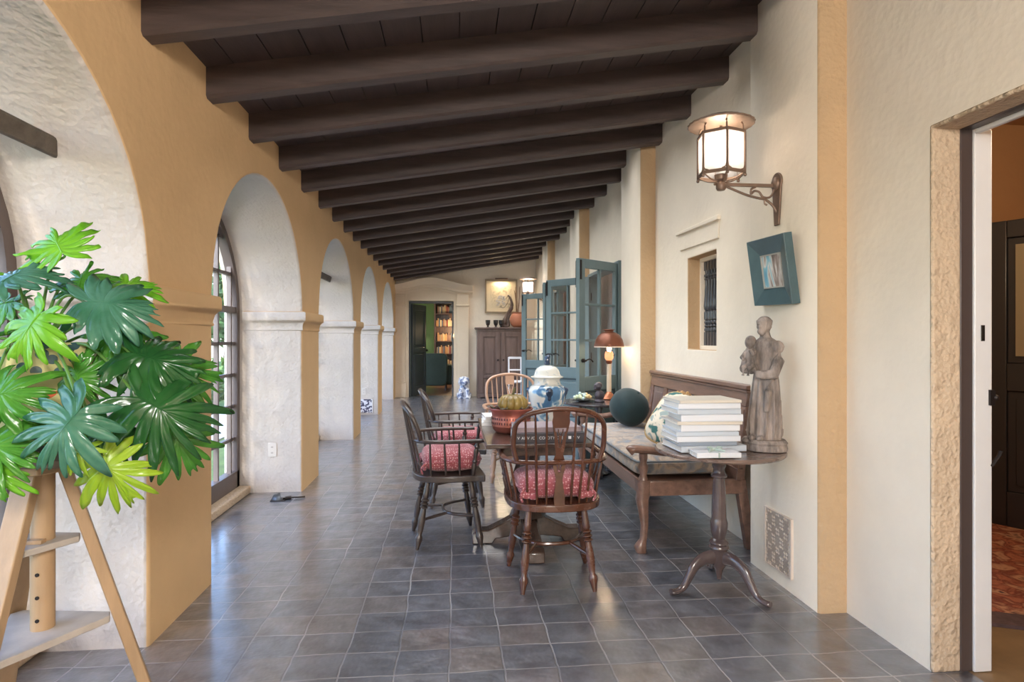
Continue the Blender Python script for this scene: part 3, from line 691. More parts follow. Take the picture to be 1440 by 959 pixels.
# ---------------------------------------------------------------- windsor chairs
LEG = [(.014,0),(.0155,.06),(.019,.2),(.0205,.25),(.0155,.268),(.0255,.29),(.0255,.302),(.0155,.32),(.026,.342),(.026,.354),(.0155,.37),(.025,.392),(.025,.402),(.015,.42),(.019,.5),(.0225,.6),(.019,.72),(.0145,.79),(.023,.825),(.024,.855),(.019,.9),(.014,.96),(.011,1)]
BOW0 = [(-.212,.0),(-.232,.07),(-.232,.14),(-.22,.205),(-.166,.252),(-.075,.275),(0,.281),(.075,.275),(.166,.252),(.22,.205),(.232,.14),(.232,.07),(.212,.0)]
ARMZ = .67
def windsor(name, label, loc, rz, wm, splat=True, group=None, bh=1.):
    BOW = [(x, z*bh) for x, z in BOW0]
    bow_y = lambda z: -.205-.085*(z/.281)*(1.25 if bh < 1 else 1)
    C = thing(name, label, 'chair', (*loc, 0), rz, group)
    out = [(-.235,.215),(.235,.215),(.252,.16),(.256,.04),(.24,-.09),(.19,-.175),(.10,-.215),(0,-.225),(-.10,-.215),(-.19,-.175),(-.24,-.09),(-.256,.04),(-.252,.16)]
    o2 = smooth_path([(x,y,0) for x, y in out]+[(out[0][0],out[0][1],0)], 4)[:-1]
    MB().prism([(p.x,p.y) for p in o2], .415, .452).build('seat', wm, C, bevel=.01, seg=3)
    for x, y, fx, fy in ((-.17,.13,-.222,.19),(.17,.13,.222,.19),(-.145,-.13,-.187,-.205),(.145,-.13,.187,-.205)):
        MB().lathe(LEG, axis=((x,y,.418),(fx,fy,0)), n=14).build('leg', wm, C)
    def on(x, y, fx, fy, z): t = (.418-z)/.418; return Vector((x+(fx-x)*t, y+(fy-y)*t, z))
    a, b = on(-.17,.13,-.222,.19,.19), on(.17,.13,.222,.19,.19)
    arcp = smooth_path([a, a+Vector((.05,-.11,0)), Vector((-.07,-.015,.19)), Vector((.07,-.015,.19)), b+Vector((-.05,-.11,0)), b], 5)
    mb = MB().tube(arcp, .0105, 8)
    for s in (-1, 1):
        q = on(s*.145,-.13,s*.187,-.205,.175); mb.tube([q, q*.5+Vector((s*.09,-.005,.19))*.5, (s*.09,-.005,.19)], [.008,.011,.008], 8)
    mb.build('stretcher', wm, C)
    # arm rail
    arm = smooth_path([(-.262,.225,ARMZ),(-.272,.13,ARMZ),(-.275,.0,ARMZ),(-.262,-.10,ARMZ),(-.215,-.18,ARMZ),(-.12,-.213,ARMZ),(0,-.22,ARMZ),(.12,-.213,ARMZ),(.215,-.18,ARMZ),(.262,-.10,ARMZ),(.275,0,ARMZ),(.272,.13,ARMZ),(.262,.225,ARMZ)], 4)
    n = len(arm); rr = [.024 if (i < 4 or i > n-5) else .0165 for i in range(n)]; rr[0] = rr[-1] = .014
    MB().tube(arm, rr, 12, rz=.0125).build('arm_rail', wm, C)
    bow = smooth_path([(x, bow_y(z)+.03*(abs(x)/.232)**3, ARMZ+z) for x, z in BOW], 5)
    MB().tube(bow, .0135, 12, rz=.0155, up=(0,1,0)).build('back_bow', wm, C)
    def bow_at(x):
        best = min(bow[len(bow)//8: -len(bow)//8 or None], key=lambda p: abs(p.x-x)); return best
    sx = (.075,.13,.185) if splat else (.0,.055,.11,.165)
    def seat_at(x): return Vector((x*.84, -.205+.06*(abs(x)/.2)**2, .448))
    for x in sorted({s*v for v in sx for s in (-1, 1)}):
        p, q = seat_at(x), bow_at(x)
        MB().tube([p, p.lerp(q,.35), p.lerp(q,.7), q], [.0055,.0075,.0065,.005], 8).build('spindle', wm, C)
    # short spindles and turned posts under the arms
    for s in (-1, 1):
        for (x0,y0,x1,y1) in ((.205,-.12,.245,-.13),(.225,-.03,.27,-.045),(.232,.055,.273,.045)):
            MB().tube([(s*x0,y0,.448),(s*(x0+x1)/2,(y0+y1)/2,.56),(s*x1,y1,ARMZ)], [.0055,.0075,.0055], 8).build('short_spindle', wm, C)
        MB().lathe([(.01,0),(.013,.1),(.016,.3),(.011,.36),(.017,.42),(.011,.47),(.012,.55),(.016,.72),(.011,.78),(.017,.84),(.011,.9),(.009,1)], axis=((s*.235,.135,.448),(s*.27,.16,ARMZ)), n=12).build('arm_post', wm, C)
    if splat:
        # pierced vase splat in two tiers
        prof = [(0,.038),(.05,.04),(.09,.030),(.13,.024),(.155,.030),(.185,.043),(.215,.046),(.24,.036),(.262,.027),(.29,.034),(.33,.04),(.36,.043),(.375,.048),(.40,.056),(.435,.064),(.46,.058),(.485,.062),(.50,.06)]
        zt = ARMZ+.279*bh-.45
        holes = {}
        mb = MB(); rows = []; NX = 16; NZ = 72
        def yz(t): z = .45+t*zt; return (bow_y(max(0,z-ARMZ)) if z > ARMZ else -.222+.012*(z-.45)/.22 + .005) , z
        def cut(u, t):
            # long V slots in the upper and lower tier
            for t0, t1, a0, a1, w in ((.60,.80,.12,.60,.15),(.33,.46,.12,.42,.17)):
                if t0 < t < t1:
                    f = (t-t0)/(t1-t0); c = a0+(a1-a0)*f
                    if abs(abs(u)-c) < w*(.6+.6*f): return True
                    if t0 == .60 and f > .55 and abs(u) < .28*(f-.55)/.45*1.3: return True
            return False
        tt = .5
        V = {}; F = []
        grid = [[None]*(NX+1) for _ in range(NZ+1)]
        for j in range(NZ+1):
            t = j/NZ; hw = interp(prof, t*.5)*.7; y, z = yz(t)
            for i in range(NX+1):
                u = -1+2*i/NX; grid[j][i] = (u*hw, y, z)
        keep = [[not cut(-1+2*(i+.5)/NX, (j+.5)/NZ) for i in range(NX)] for j in range(NZ)]
        idx = {}
        def vid(i, j, s):
            k = (i, j, s)
            if k not in idx:
                x, y, z = grid[j][i]; idx[k] = len(mb.v); mb.v.append((x, y+s*.0055, z))
            return idx[k]
        for j in range(NZ):
            for i in range(NX):
                if not keep[j][i]: continue
                mb.f.append((vid(i,j,-1),vid(i+1,j,-1),vid(i+1,j+1,-1),vid(i,j+1,-1)))
                mb.f.append((vid(i,j,1),vid(i,j+1,1),vid(i+1,j+1,1),vid(i+1,j,1)))
                for (di, dj, a, b) in ((-1,0,(i,j),(i,j+1)),(1,0,(i+1,j+1),(i+1,j)),(0,-1,(i+1,j),(i,j)),(0,1,(i,j+1),(i+1,j+1))):
                    ii, jj = i+di, j+dj
                    if not (0 <= ii < NX and 0 <= jj < NZ and keep[jj][ii]):
                        mb.f.append((vid(*a,-1),vid(*a,1),vid(*b,1),vid(*b,-1)))
        mb.build('splat', wm, C)
    return C
m_ch1 = M('worn_elm', srgb(86, 52, 36), .26, var=.4, vs=5, coat=.35, bump=.06, bs=30, rvar=.08)
m_ch2 = M('dark_oak', srgb(66, 55, 50), .32, var=.3, vs=5, coat=.3, bump=.06, bs=30, rvar=.08)
m_ch3 = M('pale_beech', srgb(176, 138, 112), .35, var=.2, vs=5, coat=.3, bump=.05)
CH = [((.535,3.255), 0, m_ch1, True, 'mid brown hoop back armchair with pierced splat, its back to the viewer'),
      ((-.045,3.97), math.radians(-83), m_ch2, False, 'dark spindle back armchair side on, the nearer of two left of the table'),
      ((.02,4.86), math.radians(-86), m_ch2, False, 'dark spindle back armchair side on, the farther of two left of the table'),
      ((.555,5.62), math.radians(182), m_ch3, True, 'pale wood hoop back chair beyond the table, facing the viewer')]
for k, (loc, rz, wm, sp, lab) in enumerate(CH): windsor('windsor_chair', lab, loc, rz, wm, sp, None, .78 if k in (1, 2) else 1.)

# red spotted cushions
m_red = M('red_spotted_cotton', srgb(168, 84, 88), .85, bump=.1, bs=50, sheen=.2)
def _spots():
    N, L, b = nodes(m_red)
    tc = N.new('ShaderNodeTexCoord'); v = N.new('ShaderNodeTexVoronoi'); v.inputs['Scale'].default_value = 72; v.inputs['Randomness'].default_value = .55
    L.new(tc.outputs['Object'], v.inputs['Vector'])
    r = N.new('ShaderNodeValToRGB'); r.color_ramp.elements[0].position = .27; r.color_ramp.elements[0].color = (*srgb(204, 156, 156), 1)
    r.color_ramp.elements[1].position = .36; r.color_ramp.elements[1].color = (*srgb(152, 76, 82), 1)
    L.new(v.outputs['Distance'], r.inputs[0]); L.new(r.outputs[0], b.inputs['Base Color'])
_spots()
def seat_cushion(loc, rz, label, sx=.205, sy=.185, h=.068, seed=0):
    def fun(p):
        n = noise.noise(Vector((p.x*7+seed, p.y*7, p.z*9)))
        return p + p.normalized()*n*.014 if p.length > 1e-5 else p
    mb = MB().pillow((0,0,h), sx, sy, h, n=44, m=22, e=.42, e2=.7, fun=fun)
    o = mb.build('chair_cushion', m_red, loc=(*loc, .456), rot=(0,0,rz))
    pts = [(sx*math.copysign(abs(math.cos(t))**.45, math.cos(t))*1.0, sy*math.copysign(abs(math.sin(t))**.45, math.sin(t))*1.0, h) for t in [2*PI*k/60 for k in range(60)]]
    MB().tube(pts, .006, 6, closed=True).build('piping', m_red, o)
    for s in (-1, 1):
        mb = MB(); mb.tube(smooth_path([(s*sx*.85,-sy*.9,h),(s*sx*.95,-sy*1.1,h*.6),(s*sx*.9,-sy*1.05,h*.1)]), .006, 6)
        mb.ell((s*sx*.8,-sy*.98,h*.55), (.03,.014,.02), 10, 6); mb.ell((s*sx*.62,-sy*1.0,h*.45), (.026,.012,.018), 10, 6)
        mb.build('tie', m_red, o)
    return tag(o, label, 'cushion')
seat_cushion((.535,3.27), 0, 'red spotted cushion on the splat back chair nearest the viewer', seed=1)
seat_cushion((-.02,3.975), math.radians(-83), 'plump red spotted cushion on the nearer chair left of the table', h=.075, seed=5)
seat_cushion((.04,4.86), math.radians(-86), 'dark red spotted cushion on the farther chair left of the table', seed=9)

# ---------------------------------------------------------------- pedestal table
m_tbl = wood('dark_table_oak', (74, 57, 48), .22, 1, .5, .35, 4)
T = thing('dining_table', 'dark oak table on a carved pedestal between the hoop back chairs', 'table', (.475,3.87,0))
mb = MB().box(-.30, .30, -.58, .55, .695, .72); mb.build('table_top', m_tbl, T, bevel=.006)
mb = MB(); mb.box(-.205, .205, -.45, -.425, .63, .694); mb.box(-.205, .205, .445, .47, .63, .694); mb.box(-.205, -.18, -.425, .445, .63, .694); mb.box(.18, .205, -.425, .445, .63, .694); mb.build('apron', m_tbl, T, bevel=.003)
mb = MB().lathe([(.10,.60),(.085,.56),(.075,.5),(.10,.42),(.115,.36),(.10,.3),(.08,.24),(.105,.2),(.12,.165)], (0,0,0), 8); mb.build('pedestal', m_tbl, T, sharp=20)
MB().box(-.2, .2, -.2, .2, .59, .612).build('bearer', m_tbl, T)
for k, a in enumerate((0, 90, 180, 270)):
    r = math.radians(a); L_ = .36 if k % 2 == 0 else .42
    out = [(.0,.17),(.09,.17),(.17,.125),(L_-.1,.085),(L_-.03,.085),(L_,.06),(L_,.0),(L_-.13,.0),(L_-.15,.03),(.09,.045),(0,.045)]
    mb = MB().prism(out, -.05, .05, 'xz'); mb.xf(Matrix.Rotation(r, 4, 'Z')); mb.build('foot', m_tbl, T, bevel=.008)

# things on the table
m_paper = M('page_edges', srgb(226, 220, 210), .9, var=.05, vs=8, stretch=(.3,.3,60), bump=.15, bs=30)
def book(label, loc, size, cover, rz=0, group=None, tilt=0, spine='-y', cover_t=.003, name='book'):
    w, d, h = size; B = thing(name, label, 'book', loc, rz, group)
    mb = MB(); t = cover_t
    mb.box(-w/2, w/2, -d/2, d/2, 0, t); mb.box(-w/2, w/2, -d/2, d/2, h-t, h)
    if spine == '-y': mb.box(-w/2, w/2, -d/2, -d/2+t, t, h-t); pg = (-w/2+.004, w/2-.004, -d/2+t, d/2-.005)
    else: mb.box(-w/2, -w/2+t, -d/2, d/2, t, h-t); pg = (-w/2+t, w/2-.005, -d/2+.004, d/2-.004)
    mb.build('cover', cover, B, bevel=.0012)
    MB().box(*pg, t, h-t).build('pages', m_paper, B)
    return B
m_bk_dark = M('charcoal_cover', srgb(62, 60, 66), .35, coat=.2)
m_bk_pink = M('mauve_cover', srgb(168, 150, 154), .4)
def text(body, size, loc, rot, mat, parent, name='lettering'):
    c = bpy.data.curves.new(name, 'FONT'); c.body = body; c.size = size; c.extrude = .0004; c.align_x = 'LEFT'; c.align_y = 'CENTER'; c.space_word = 1.6
    t = bpy.data.objects.new('tmp', c); COL.objects.link(t); bpy.context.view_layer.update()
    me = bpy.data.meshes.new_from_object(t.evaluated_get(bpy.context.evaluated_depsgraph_get())); bpy.data.objects.remove(t)
    me.materials.clear(); me.materials.append(mat)
    o = bpy.data.objects.new(name, me); COL.objects.link(o); o.location = loc; o.rotation_euler = rot; o.parent = parent
    return o
TB = .72
b1 = book('thick charcoal art book with white spine lettering, lower of two on the table', (.535,3.46,TB), (.40,.27,.052), m_bk_dark, 0)
text('V ADV /OS COLOTY DSED \u25a0 V V', .022, (-.185,-.1365,.027), (PI/2,0,0), M('white_ink', (.8,.8,.8), .6), b1)
book('mauve covered book lying on the charcoal art book', (.53,3.49,TB+.0525), (.37,.25,.028), m_bk_pink, math.radians(1.5))
m_wp = M('white_card_cover', srgb(232, 232, 230), .4, var=.02)
z = TB
for k, h in enumerate((.022, .018, .02)):
    book(['lowest white book behind the copper planter', 'middle white book behind the copper planter', 'topmost white book behind the copper planter'][k], (.27+.006*k,4.12,z), (.16,.22,h), m_wp, math.radians(3*k-2)); z += h+.0005

m_cop = M('copper_pot', srgb(158, 92, 78), .38, .55, var=.2, vs=8, bump=.1, coat=.1)
P = thing('copper_planter', 'round copper planter with punched bands holding a gourd', 'planter', (.355,3.74,TB))
MB().lathe([(.085,0),(.10,.006),(.112,.02),(.118,.04),(.12,.042),(.12,.095),(.118,.1),(.122,.125),(.134,.14),(.137,.146),(.134,.152),(.126,.15),(.118,.13),(.11,.05),(.08,.02),(0,.018)], n=40).build('bowl', m_cop, P)
mb = MB(); n = 44
for z0 in (.055, .083):
    for k in range(n):
        a = 2*PI*k/n; mb.bar((.119*math.cos(a),.119*math.sin(a),z0),(.119*math.cos(a),.119*math.sin(a),z0+.014),.006,.006, up=(math.cos(a),math.sin(a),0))
mb.build('punched_band', M('dark_slot', srgb(72, 40, 40), .6), P)
MB().lathe([(0,.12),(.06,.122),(.112,.118)], n=24).build('moss', M('dry_moss', srgb(120, 70, 50), .95, var=.4, vs=30, bump=.8), P)
m_gourd = M('green_gold_gourd', srgb(140, 118, 62), .4, var=.35, vs=6, coat=.2)
G = thing('gourd', 'ribbed green and gold gourd sitting in the copper planter', 'gourd', (.365,3.73,TB+.122))
MB().lathe([(.005,.006),(.045,.0),(.078,.018),(.094,.048),(.09,.078),(.066,.104),(.03,.112),(.008,.104)], n=120, rfun=lambda a, z: .86+.16*abs(math.sin(a*6))**.5).build('flesh', m_gourd, G, sharp=80)
MB().tube(smooth_path([(0,0,.10),(.004,0,.125),(.014,.004,.15)]), [.012]*6+[.009]*7 if False else .009, 8).build('stem', M('gourd_stem', srgb(96, 92, 60), .8, bump=.3), G)
m_dry = M('dried_leaf', srgb(120, 112, 96), .8, var=.3)
for k, (a, r) in enumerate(((.4,.112),(2.0,.112),(2.9,.112),(4.2,.112),(5.3,.112))):
    mb = MB(); c = Vector((.355+r*math.cos(a), 3.74+r*math.sin(a), TB+.14))
    for j in range(7):
        d = Vector((math.cos(a+j*.9), math.sin(a+j*.9), .5+.4*math.sin(j*2.3))).normalized()*.045; s = d.cross(Vector((0,0,1))).normalized()*.012
        mb.add([c, c+d*.5+s, c+d, c+d*.5-s], [(0,1,2,3)])
    tag(mb.build('dried_sprig', m_dry, solid=.001), 'dried leaf sprig tucked round the gourd in the copper planter', 'sprig', 'dried sprigs in the planter')

# blue and white ginger jar
m_jar = ramp_mat('blue_white_glaze', [(.0,(52,84,126)),(.40,(84,126,164)),(.46,(156,188,206)),(.50,(222,224,220))], 15, .12, bump=.02, detail=2, coat=.6)
m_jarw = ramp_mat('white_crackle_glaze', [(.0,(120,150,176)),(.36,(168,184,192)),(.44,(218,218,210))], 26, .15, bump=.02, coat=.5)
m_jarb = M('deep_blue_glaze', srgb(48, 66, 92), .15, coat=.5, var=.3)
J = thing('ginger_jar', 'large blue and white lidded ginger jar on the oak table', 'jar', (.625,4.02,TB))
MB().lathe([(.082,0),(.085,.01),(.092,.06),(.105,.12),(.118,.17),(.126,.205),(.125,.235),(.11,.26),(.092,.272)], n=44).build('body', m_jar, J)
MB().lathe([(.093,.27),(.088,.285),(.086,.305),(.092,.318),(.0,.32)], n=40).build('neck', m_jarw, J)
L_ = MB().lathe([(.108,.318),(.11,.324),(.092,.33),(.085,.345),(.08,.365),(.066,.385),(.04,.398),(.0,.402)], n=40).build('lid', m_jarw, J)
mb = MB(); mb.ell((0,0,.415), (.022,.02,.02)); mb.ell((.0,-.005,.435), (.018,.018,.022)); mb.ell((.006,-.012,.458), (.014,.016,.014)); mb.ell((-.012,0,.45),(.008,.008,.014)); mb.ell((.014,.01,.43),(.01,.012,.02))
mb.build('finial', m_jarb, L_, remesh=.004, smooth_it=3)
for a in (-.25, PI-.35, -1.6):
    mb = MB()
    c = Vector((.118*math.cos(a), .118*math.sin(a), .225)); d = Vector((math.cos(a), math.sin(a), 0))
    mb.ell(c-d*.008, (.028,.028,.034)); mb.ell(c+d*.012+Vector((0,0,.012)), (.014,.014,.014)); mb.ell(c-d*.006+Vector((0,0,-.034)), (.016,.016,.024))
    mb.build('relief_mask', m_jarb, J, remesh=.005, smooth_it=3)

# ---------------------------------------------------------------- panelled settle
m_set = wood('settle_oak', (120, 90, 76), .34, 1, .25, .3, 4)
m_set2 = wood('settle_panel', (110, 92, 88), .36, 2, .25, .3, 4)
S = thing('settle', 'long panelled oak settle with scrolled arms against the house wall', 'bench', (0,0,0))
ya, yb_ = 3.56, 5.36; xf, xb = 1.13, 1.77
# raked back: y along the wall, bottom x .. top x
def back_x(z): return xb-.03+ .08*(z-.4)/.6
mb = MB()
def slab(y0, y1, z0, z1, t0, t1):
    v = []
    for z in (z0, z1):
        for y in (y0, y1):
            for t in (t0, t1): v.append((back_x(z)+t, y, z))
    mb.add(v, [(0,1,3,2),(4,6,7,5),(0,4,5,1),(2,3,7,6),(0,2,6,4),(1,5,7,3)])
slab(ya, yb_, .88, .985, -.018, .018); slab(ya, yb_, .42, .50, -.018, .018)
np_ = 5; st = .07; step = (yb_-ya-st)/np_
for k in range(np_+1): slab(ya+k*step, ya+k*step+st, .50, .88, -.018, .018)
mb.build('back_frame', m_set, S, bevel=.004)
mb = MB()
for k in range(np_):
    slab(ya+k*step+st, ya+(k+1)*step, .50, .88, -.006, .01); slab(ya+k*step+st+.045, ya+(k+1)*step-.045, .545, .835, -.014, .0)
mb.build('back_panel', m_set2, S, bevel=.006)
mb = MB(); slab(ya-.02, yb_+.02, .985, 1.012, -.04, .03); slab(ya-.01, yb_+.01, .965, .985, -.03, .02); mb.build('top_rail', m_set, S, bevel=.006)
mb = MB(); mb.box(xf, xf+.05, ya+.03, yb_-.03, .345, .435); mb.box(xf+.05, xb, ya, ya+.05, .345, .435); mb.box(xf+.05, xb, yb_-.05, yb_, .345, .435); mb.box(xb-.03, xb, ya+.05, yb_-.05, .345, .435); mb.box(xf+.05, xb-.03, ya+.05, yb_-.05, .40, .43)
mb.build('seat_frame', m_set, S, bevel=.005)
for y in (ya+.03, yb_-.03):
    # cabriole front leg
    rings = []
    for z, cx, r in ((0,xf+.005,.03),(.03,xf+.0,.036),(.05,xf+.005,.03),(.08,xf+.02,.021),(.16,xf+.028,.022),(.25,xf+.02,.03),(.32,xf+.012,.038),(.36,xf+.02,.04),(.44,xf+.02,.04)):
        rings.append([(cx+r*math.copysign(abs(math.cos(a))**.7, math.cos(a)), y+r*math.copysign(abs(math.sin(a))**.7, math.sin(a)), z) for a in [2*PI*k/16 for k in range(16)]])
    MB().loft(rings).build('front_leg', m_set, S, sharp=60)
    MB().lathe([(.03,.435),(.026,.45),(.02,.47),(.028,.5),(.03,.52),(.02,.545),(.026,.57),(.026,.60)], (xf+.02,y,0), 16).build('arm_post', m_set, S)
    # rear leg continues below the back
    mb = MB(); mb.bar((xb+.06,y,0),(xb-.01,y,.43),.05,.06, up=(1,0,0)); mb.bar((xb-.012,y,.43),(back_x(.86)+.0,y,.86),.045,.05, up=(1,0,0)); mb.build('rear_leg', m_set, S, bevel=.004)
    # shaped arm
    pts = smooth_path([(xf-.07,y,.612),(xf-.04,y,.628),(xf+.06,y,.618),(xf+.2,y,.605),(xf+.42,y,.64),(back_x(.68)-.01,y,.68)], 6)
    n = len(pts)
    MB().tube(pts, [.02+.018*min(1, i/5) for i in range(n)], 14, rz=[.03 if i < 5 else .024 for i in range(n)]).build('arm', m_set, S)
m_cush = ramp_mat('faded_floral_weave', [(.28,(104,112,122)),(.42,(150,144,138)),(.5,(174,152,130)),(.56,(138,124,112)),(.68,(108,118,128))], 9, .9, detail=5, bump=.35, sheen=.3)
def cfun(p):
    n = noise.noise(Vector((p.x*5, p.y*4, 0)))*.018 if p.z > 0 else 0
    return p+Vector((0,0,n+.012*math.cos(p.y*9)*(p.z > 0)))
o = MB().pillow((0,0,.06), .295, .83, .062, n=80, m=20, e=.12, e2=.4, fun=cfun).build('seat_mattress', m_cush, loc=(1.42,4.46,.437))
tag(o, 'long faded floral seat mattress on the oak settle', 'cushion')
e = .12; pts = [(.297*math.copysign(abs(math.cos(t))**e, math.cos(t)), .832*math.copysign(abs(math.sin(t))**e, math.sin(t)), .1) for t in [2*PI*k/160 for k in range(160)]]
MB().tube(pts, .007, 6, closed=True).build('piping', M('grey_piping', srgb(110,116,122), .9), o)
def gfun(p):
    return p*(1+.02*noise.noise(p*9))
m_gv = M('deep_green_velvet', srgb(15, 42, 44), .75, var=.25, vs=6, sheen=.12)
o = MB().pillow((0,0,.0), .165, .165, .15, n=40, m=24, e=1, e2=.9, fun=gfun).build('round_cushion', m_gv, loc=(1.48,5.0,.72), rot=(.5,.35,.2))
tag(o, 'round bottle green velvet cushion at the far end of the settle', 'cushion')
MB().ell((0,-.0,.15), (.014,.014,.008)).build('button', m_gv, o)
m_flor = ramp_mat('cream_leaf_print', [(.0,(40,84,84)),(.38,(62,110,106)),(.43,(214,204,184)),(.60,(224,214,194)),(.66,(150,164,160))], 15, .85, detail=1.5, bump=.15)
o = MB().pillow((0,0,0), .2, .2, .05, n=44, m=20, e=.5, e2=.75).build('floral_pillow', m_flor, loc=(1.52,3.98,.74), rot=(math.radians(20), math.radians(-52), math.radians(20)))
tag(o, 'cream pillow with teal leaf print leaning on the near end of the settle', 'pillow')
mb = MB(); q = [(.202*math.copysign(abs(math.cos(t))**.5, math.cos(t)), .202*math.copysign(abs(math.sin(t))**.5, math.sin(t)), 0) for t in [2*PI*k/72 for k in range(72)]]
mb.tube(q, .008, 6, closed=True); mb.build('piping', M('ochre_trim', srgb(190,160,110), .9), o)
mb = MB()
for k in range(16):
    a = k*.75; mb.ell((.2+.008*math.sin(k*2.1), -.13+.017*k, .014*math.sin(a)), (.017,.013,.016), 8, 6)
mb.build('fringe', M('ochre_fringe', srgb(176,140,96), .95, var=.4, vs=40, bump=.5), o)

# ---------------------------------------------------------------- tripod table, books, statue
m_tri = M('dark_polished_mahogany', srgb(84, 70, 68), .24, var=.3, vs=5, coat=.5, bump=.05)
m_tritop = wood('tripod_top', (112, 92, 82), .28, 0, .4, .3, 5)
T = thing('tripod_table', 'round tilt top tripod table stacked with books by the pilaster', 'table', (1.375,3.03,0))
MB().lathe([(0,.706),(.29,.706),(.318,.709),(.325,.716),(.325,.724),(.32,.73),(.30,.727),(0,.727)], n=64).build('table_top', m_tritop, T)
mb = MB(); mb.box(-.16, .16, -.02, .02, .685, .706); mb.box(-.09, -.07, -.03, .03, .66, .706); mb.box(.11, .13, -.03, .03, .67, .706); mb.build('bearer', m_tri, T)
MB().lathe([(.0,.04),(.012,.05),(.016,.08),(.022,.10),(.04,.13),(.042,.2),(.052,.215),(.05,.225),(.046,.23),(.05,.24),(.046,.25),(.032,.262),(.04,.29),(.044,.325),(.044,.345),(.04,.36),(.038,.37),(.036,.45),(.032,.53),(.028,.575),(.04,.582),(.04,.592),(.032,.6),(.028,.62),(.036,.64),(.03,.66),(.04,.685)], n=28).build('column', m_tri, T)
for a in (193, 300, 75):
    r = math.radians(a); P3 = smooth_path([(.03,0,.165),(.09,0,.165),(.145,0,.135),(.18,0,.085),(.215,0,.035),(.25,0,.018),(.29,0,.018)], 4); n = len(P3)
    mb = MB().tube(P3, [.022-.006*i/n for i in range(n-4)]+[.018,.022,.023,.016], 12, rz=[.04-.026*min(1, i/(n*.75)) for i in range(n)])
    mb.v = [(x, y, max(z, 0)) for x, y, z in mb.v]
    mb.xf(Matrix.Rotation(r, 4, 'Z')); mb.build('leg', m_tri, T)
cov = [M('white_gloss_cover', srgb(228, 230, 234), .25, coat=.2), M('pale_grey_cover', srgb(200, 208, 216), .3), M('cream_cover', srgb(222, 214, 200), .35), M('blue_grey_cover', srgb(150, 160, 172), .35)]
z = .7305; zs = .0
stack = [(.345,.26,.024,1,4,'pale grey book at the foot of the tall stack'), (.30,.25,.016,3,-1,'blue grey book second from the bottom of the tall stack'), (.33,.24,.022,0,2,'white book third from the bottom of the tall stack'),
         (.32,.25,.017,1,-1,'pale grey book fourth from the bottom of the tall stack'), (.31,.235,.026,0,3,'thick white book in the middle of the tall stack'), (.335,.26,.013,2,0,'thin cream book just above the middle of the tall stack'),
         (.315,.24,.028,0,-2,'thickest white book in the upper half of the tall stack'), (.33,.25,.020,1,2,'pale grey book third from the top of the tall stack'), (.32,.25,.022,0,0,'white book second from the top of the tall stack'), (.325,.24,.012,2,3,'thin cream book on the very top of the tall stack')]
for w, d, h, c, a, lab in stack:
    book(lab+' on the tripod table', (1.285+.014*math.sin(a*2.1), 3.045+.008*math.cos(a*1.7), z), (w,d,h*1.27), cov[c], math.radians(a-2)); z += h*1.27+.0006
B = book('small white booklet tied with a pale ribbon bow before the stack', (1.262,2.83,.7305), (.215,.12,.024), cov[0], math.radians(-3))
m_rib = M('pale_green_ribbon', srgb(168, 186, 178), .6, sheen=.3)
mb = MB(); mb.box(-.004, .004, -.063, .063, -.0+.0245, .0262); mb.box(-.004, .004, -.0622, -.0605, .0, .0262)
for s in (-1, 1):
    mb.tube([(0,0,.028),(s*.02,.004,.042),(s*.036,0,.04),(s*.03,-.006,.03),(0,0,.028)], .003, 6, rz=.006)
    mb.tube([(0,0,.028),(s*.022,-.015,.03),(s*.04,-.03,.027)], .003, 6, rz=.005)
mb.ell((0,0,.032), (.008,.008,.007)); mb.build('ribbon', m_rib, B)

m_stat = M('weathered_wood_fold_shade', srgb(138, 126, 118), .8, var=.62, vs=24, stretch=(1,1,.22), bump=.8, bs=40)  # dark streaks paint fold shade over the weathered grain
ST = thing('saint_statue', 'weathered carved wooden statue of a robed man holding a child', 'statue', (1.592,2.975,.731), math.radians(-56))
mb = MB()
def ring(cx, cy, rx, ry, z, folds=0, amp=0, ph=0, n=64):
    out = []
    for k in range(n):
        a = 2*PI*k/n; f = 1+amp*(1.4-2.4*abs(math.sin(folds*.5*a+ph))**.7)*(1 if folds else 0)+.35*amp*math.cos((folds*2+1)*a+1.3)
        out.append((cx+rx*f*math.cos(a), cy+ry*f*math.sin(a), z))
    return out
R_ = [ring(0,.0,.088,.07,.055,12,.08,.1), ring(0,0,.09,.07,.09,12,.13,.2), ring(.002,0,.088,.066,.16,12,.14,.35), ring(.004,.0,.082,.06,.24,12,.14,.45), ring(.008,.0,.074,.054,.32,12,.12,.5), ring(.01,.0,.066,.05,.38,12,.08,.6), ring(.01,0,.063,.048,.42,9,.03), ring(.01,.0,.07,.05,.47), ring(.01,.0,.076,.05,.52), ring(.01,0,.066,.042,.555), ring(.008,0,.03,.028,.575), ring(.006,-.004,.026,.026,.60)]
mb.loft(R_)
hc = Vector((.004,-.008,.635)); mb.ell(hc, (.036,.041,.048)); mb.ell(hc+Vector((0,-.041,-.006)), (.007,.011,.011)); mb.ell(hc+Vector((0,-.03,-.03)), (.022,.018,.02))
mb.ell(hc+Vector((0,-.034,.01)), (.024,.009,.006)); mb.ell(hc+Vector((0,.004,.014)), (.041,.044,.036))
for s in (-1, 1): mb.ell(hc+Vector((s*.036,0,-.004)), (.007,.01,.014))
for k in range(12):
    a = 2*PI*k/12; mb.ell(hc+Vector((.034*math.cos(a), .004+.036*math.sin(a), .022)), .009, 8, 6)
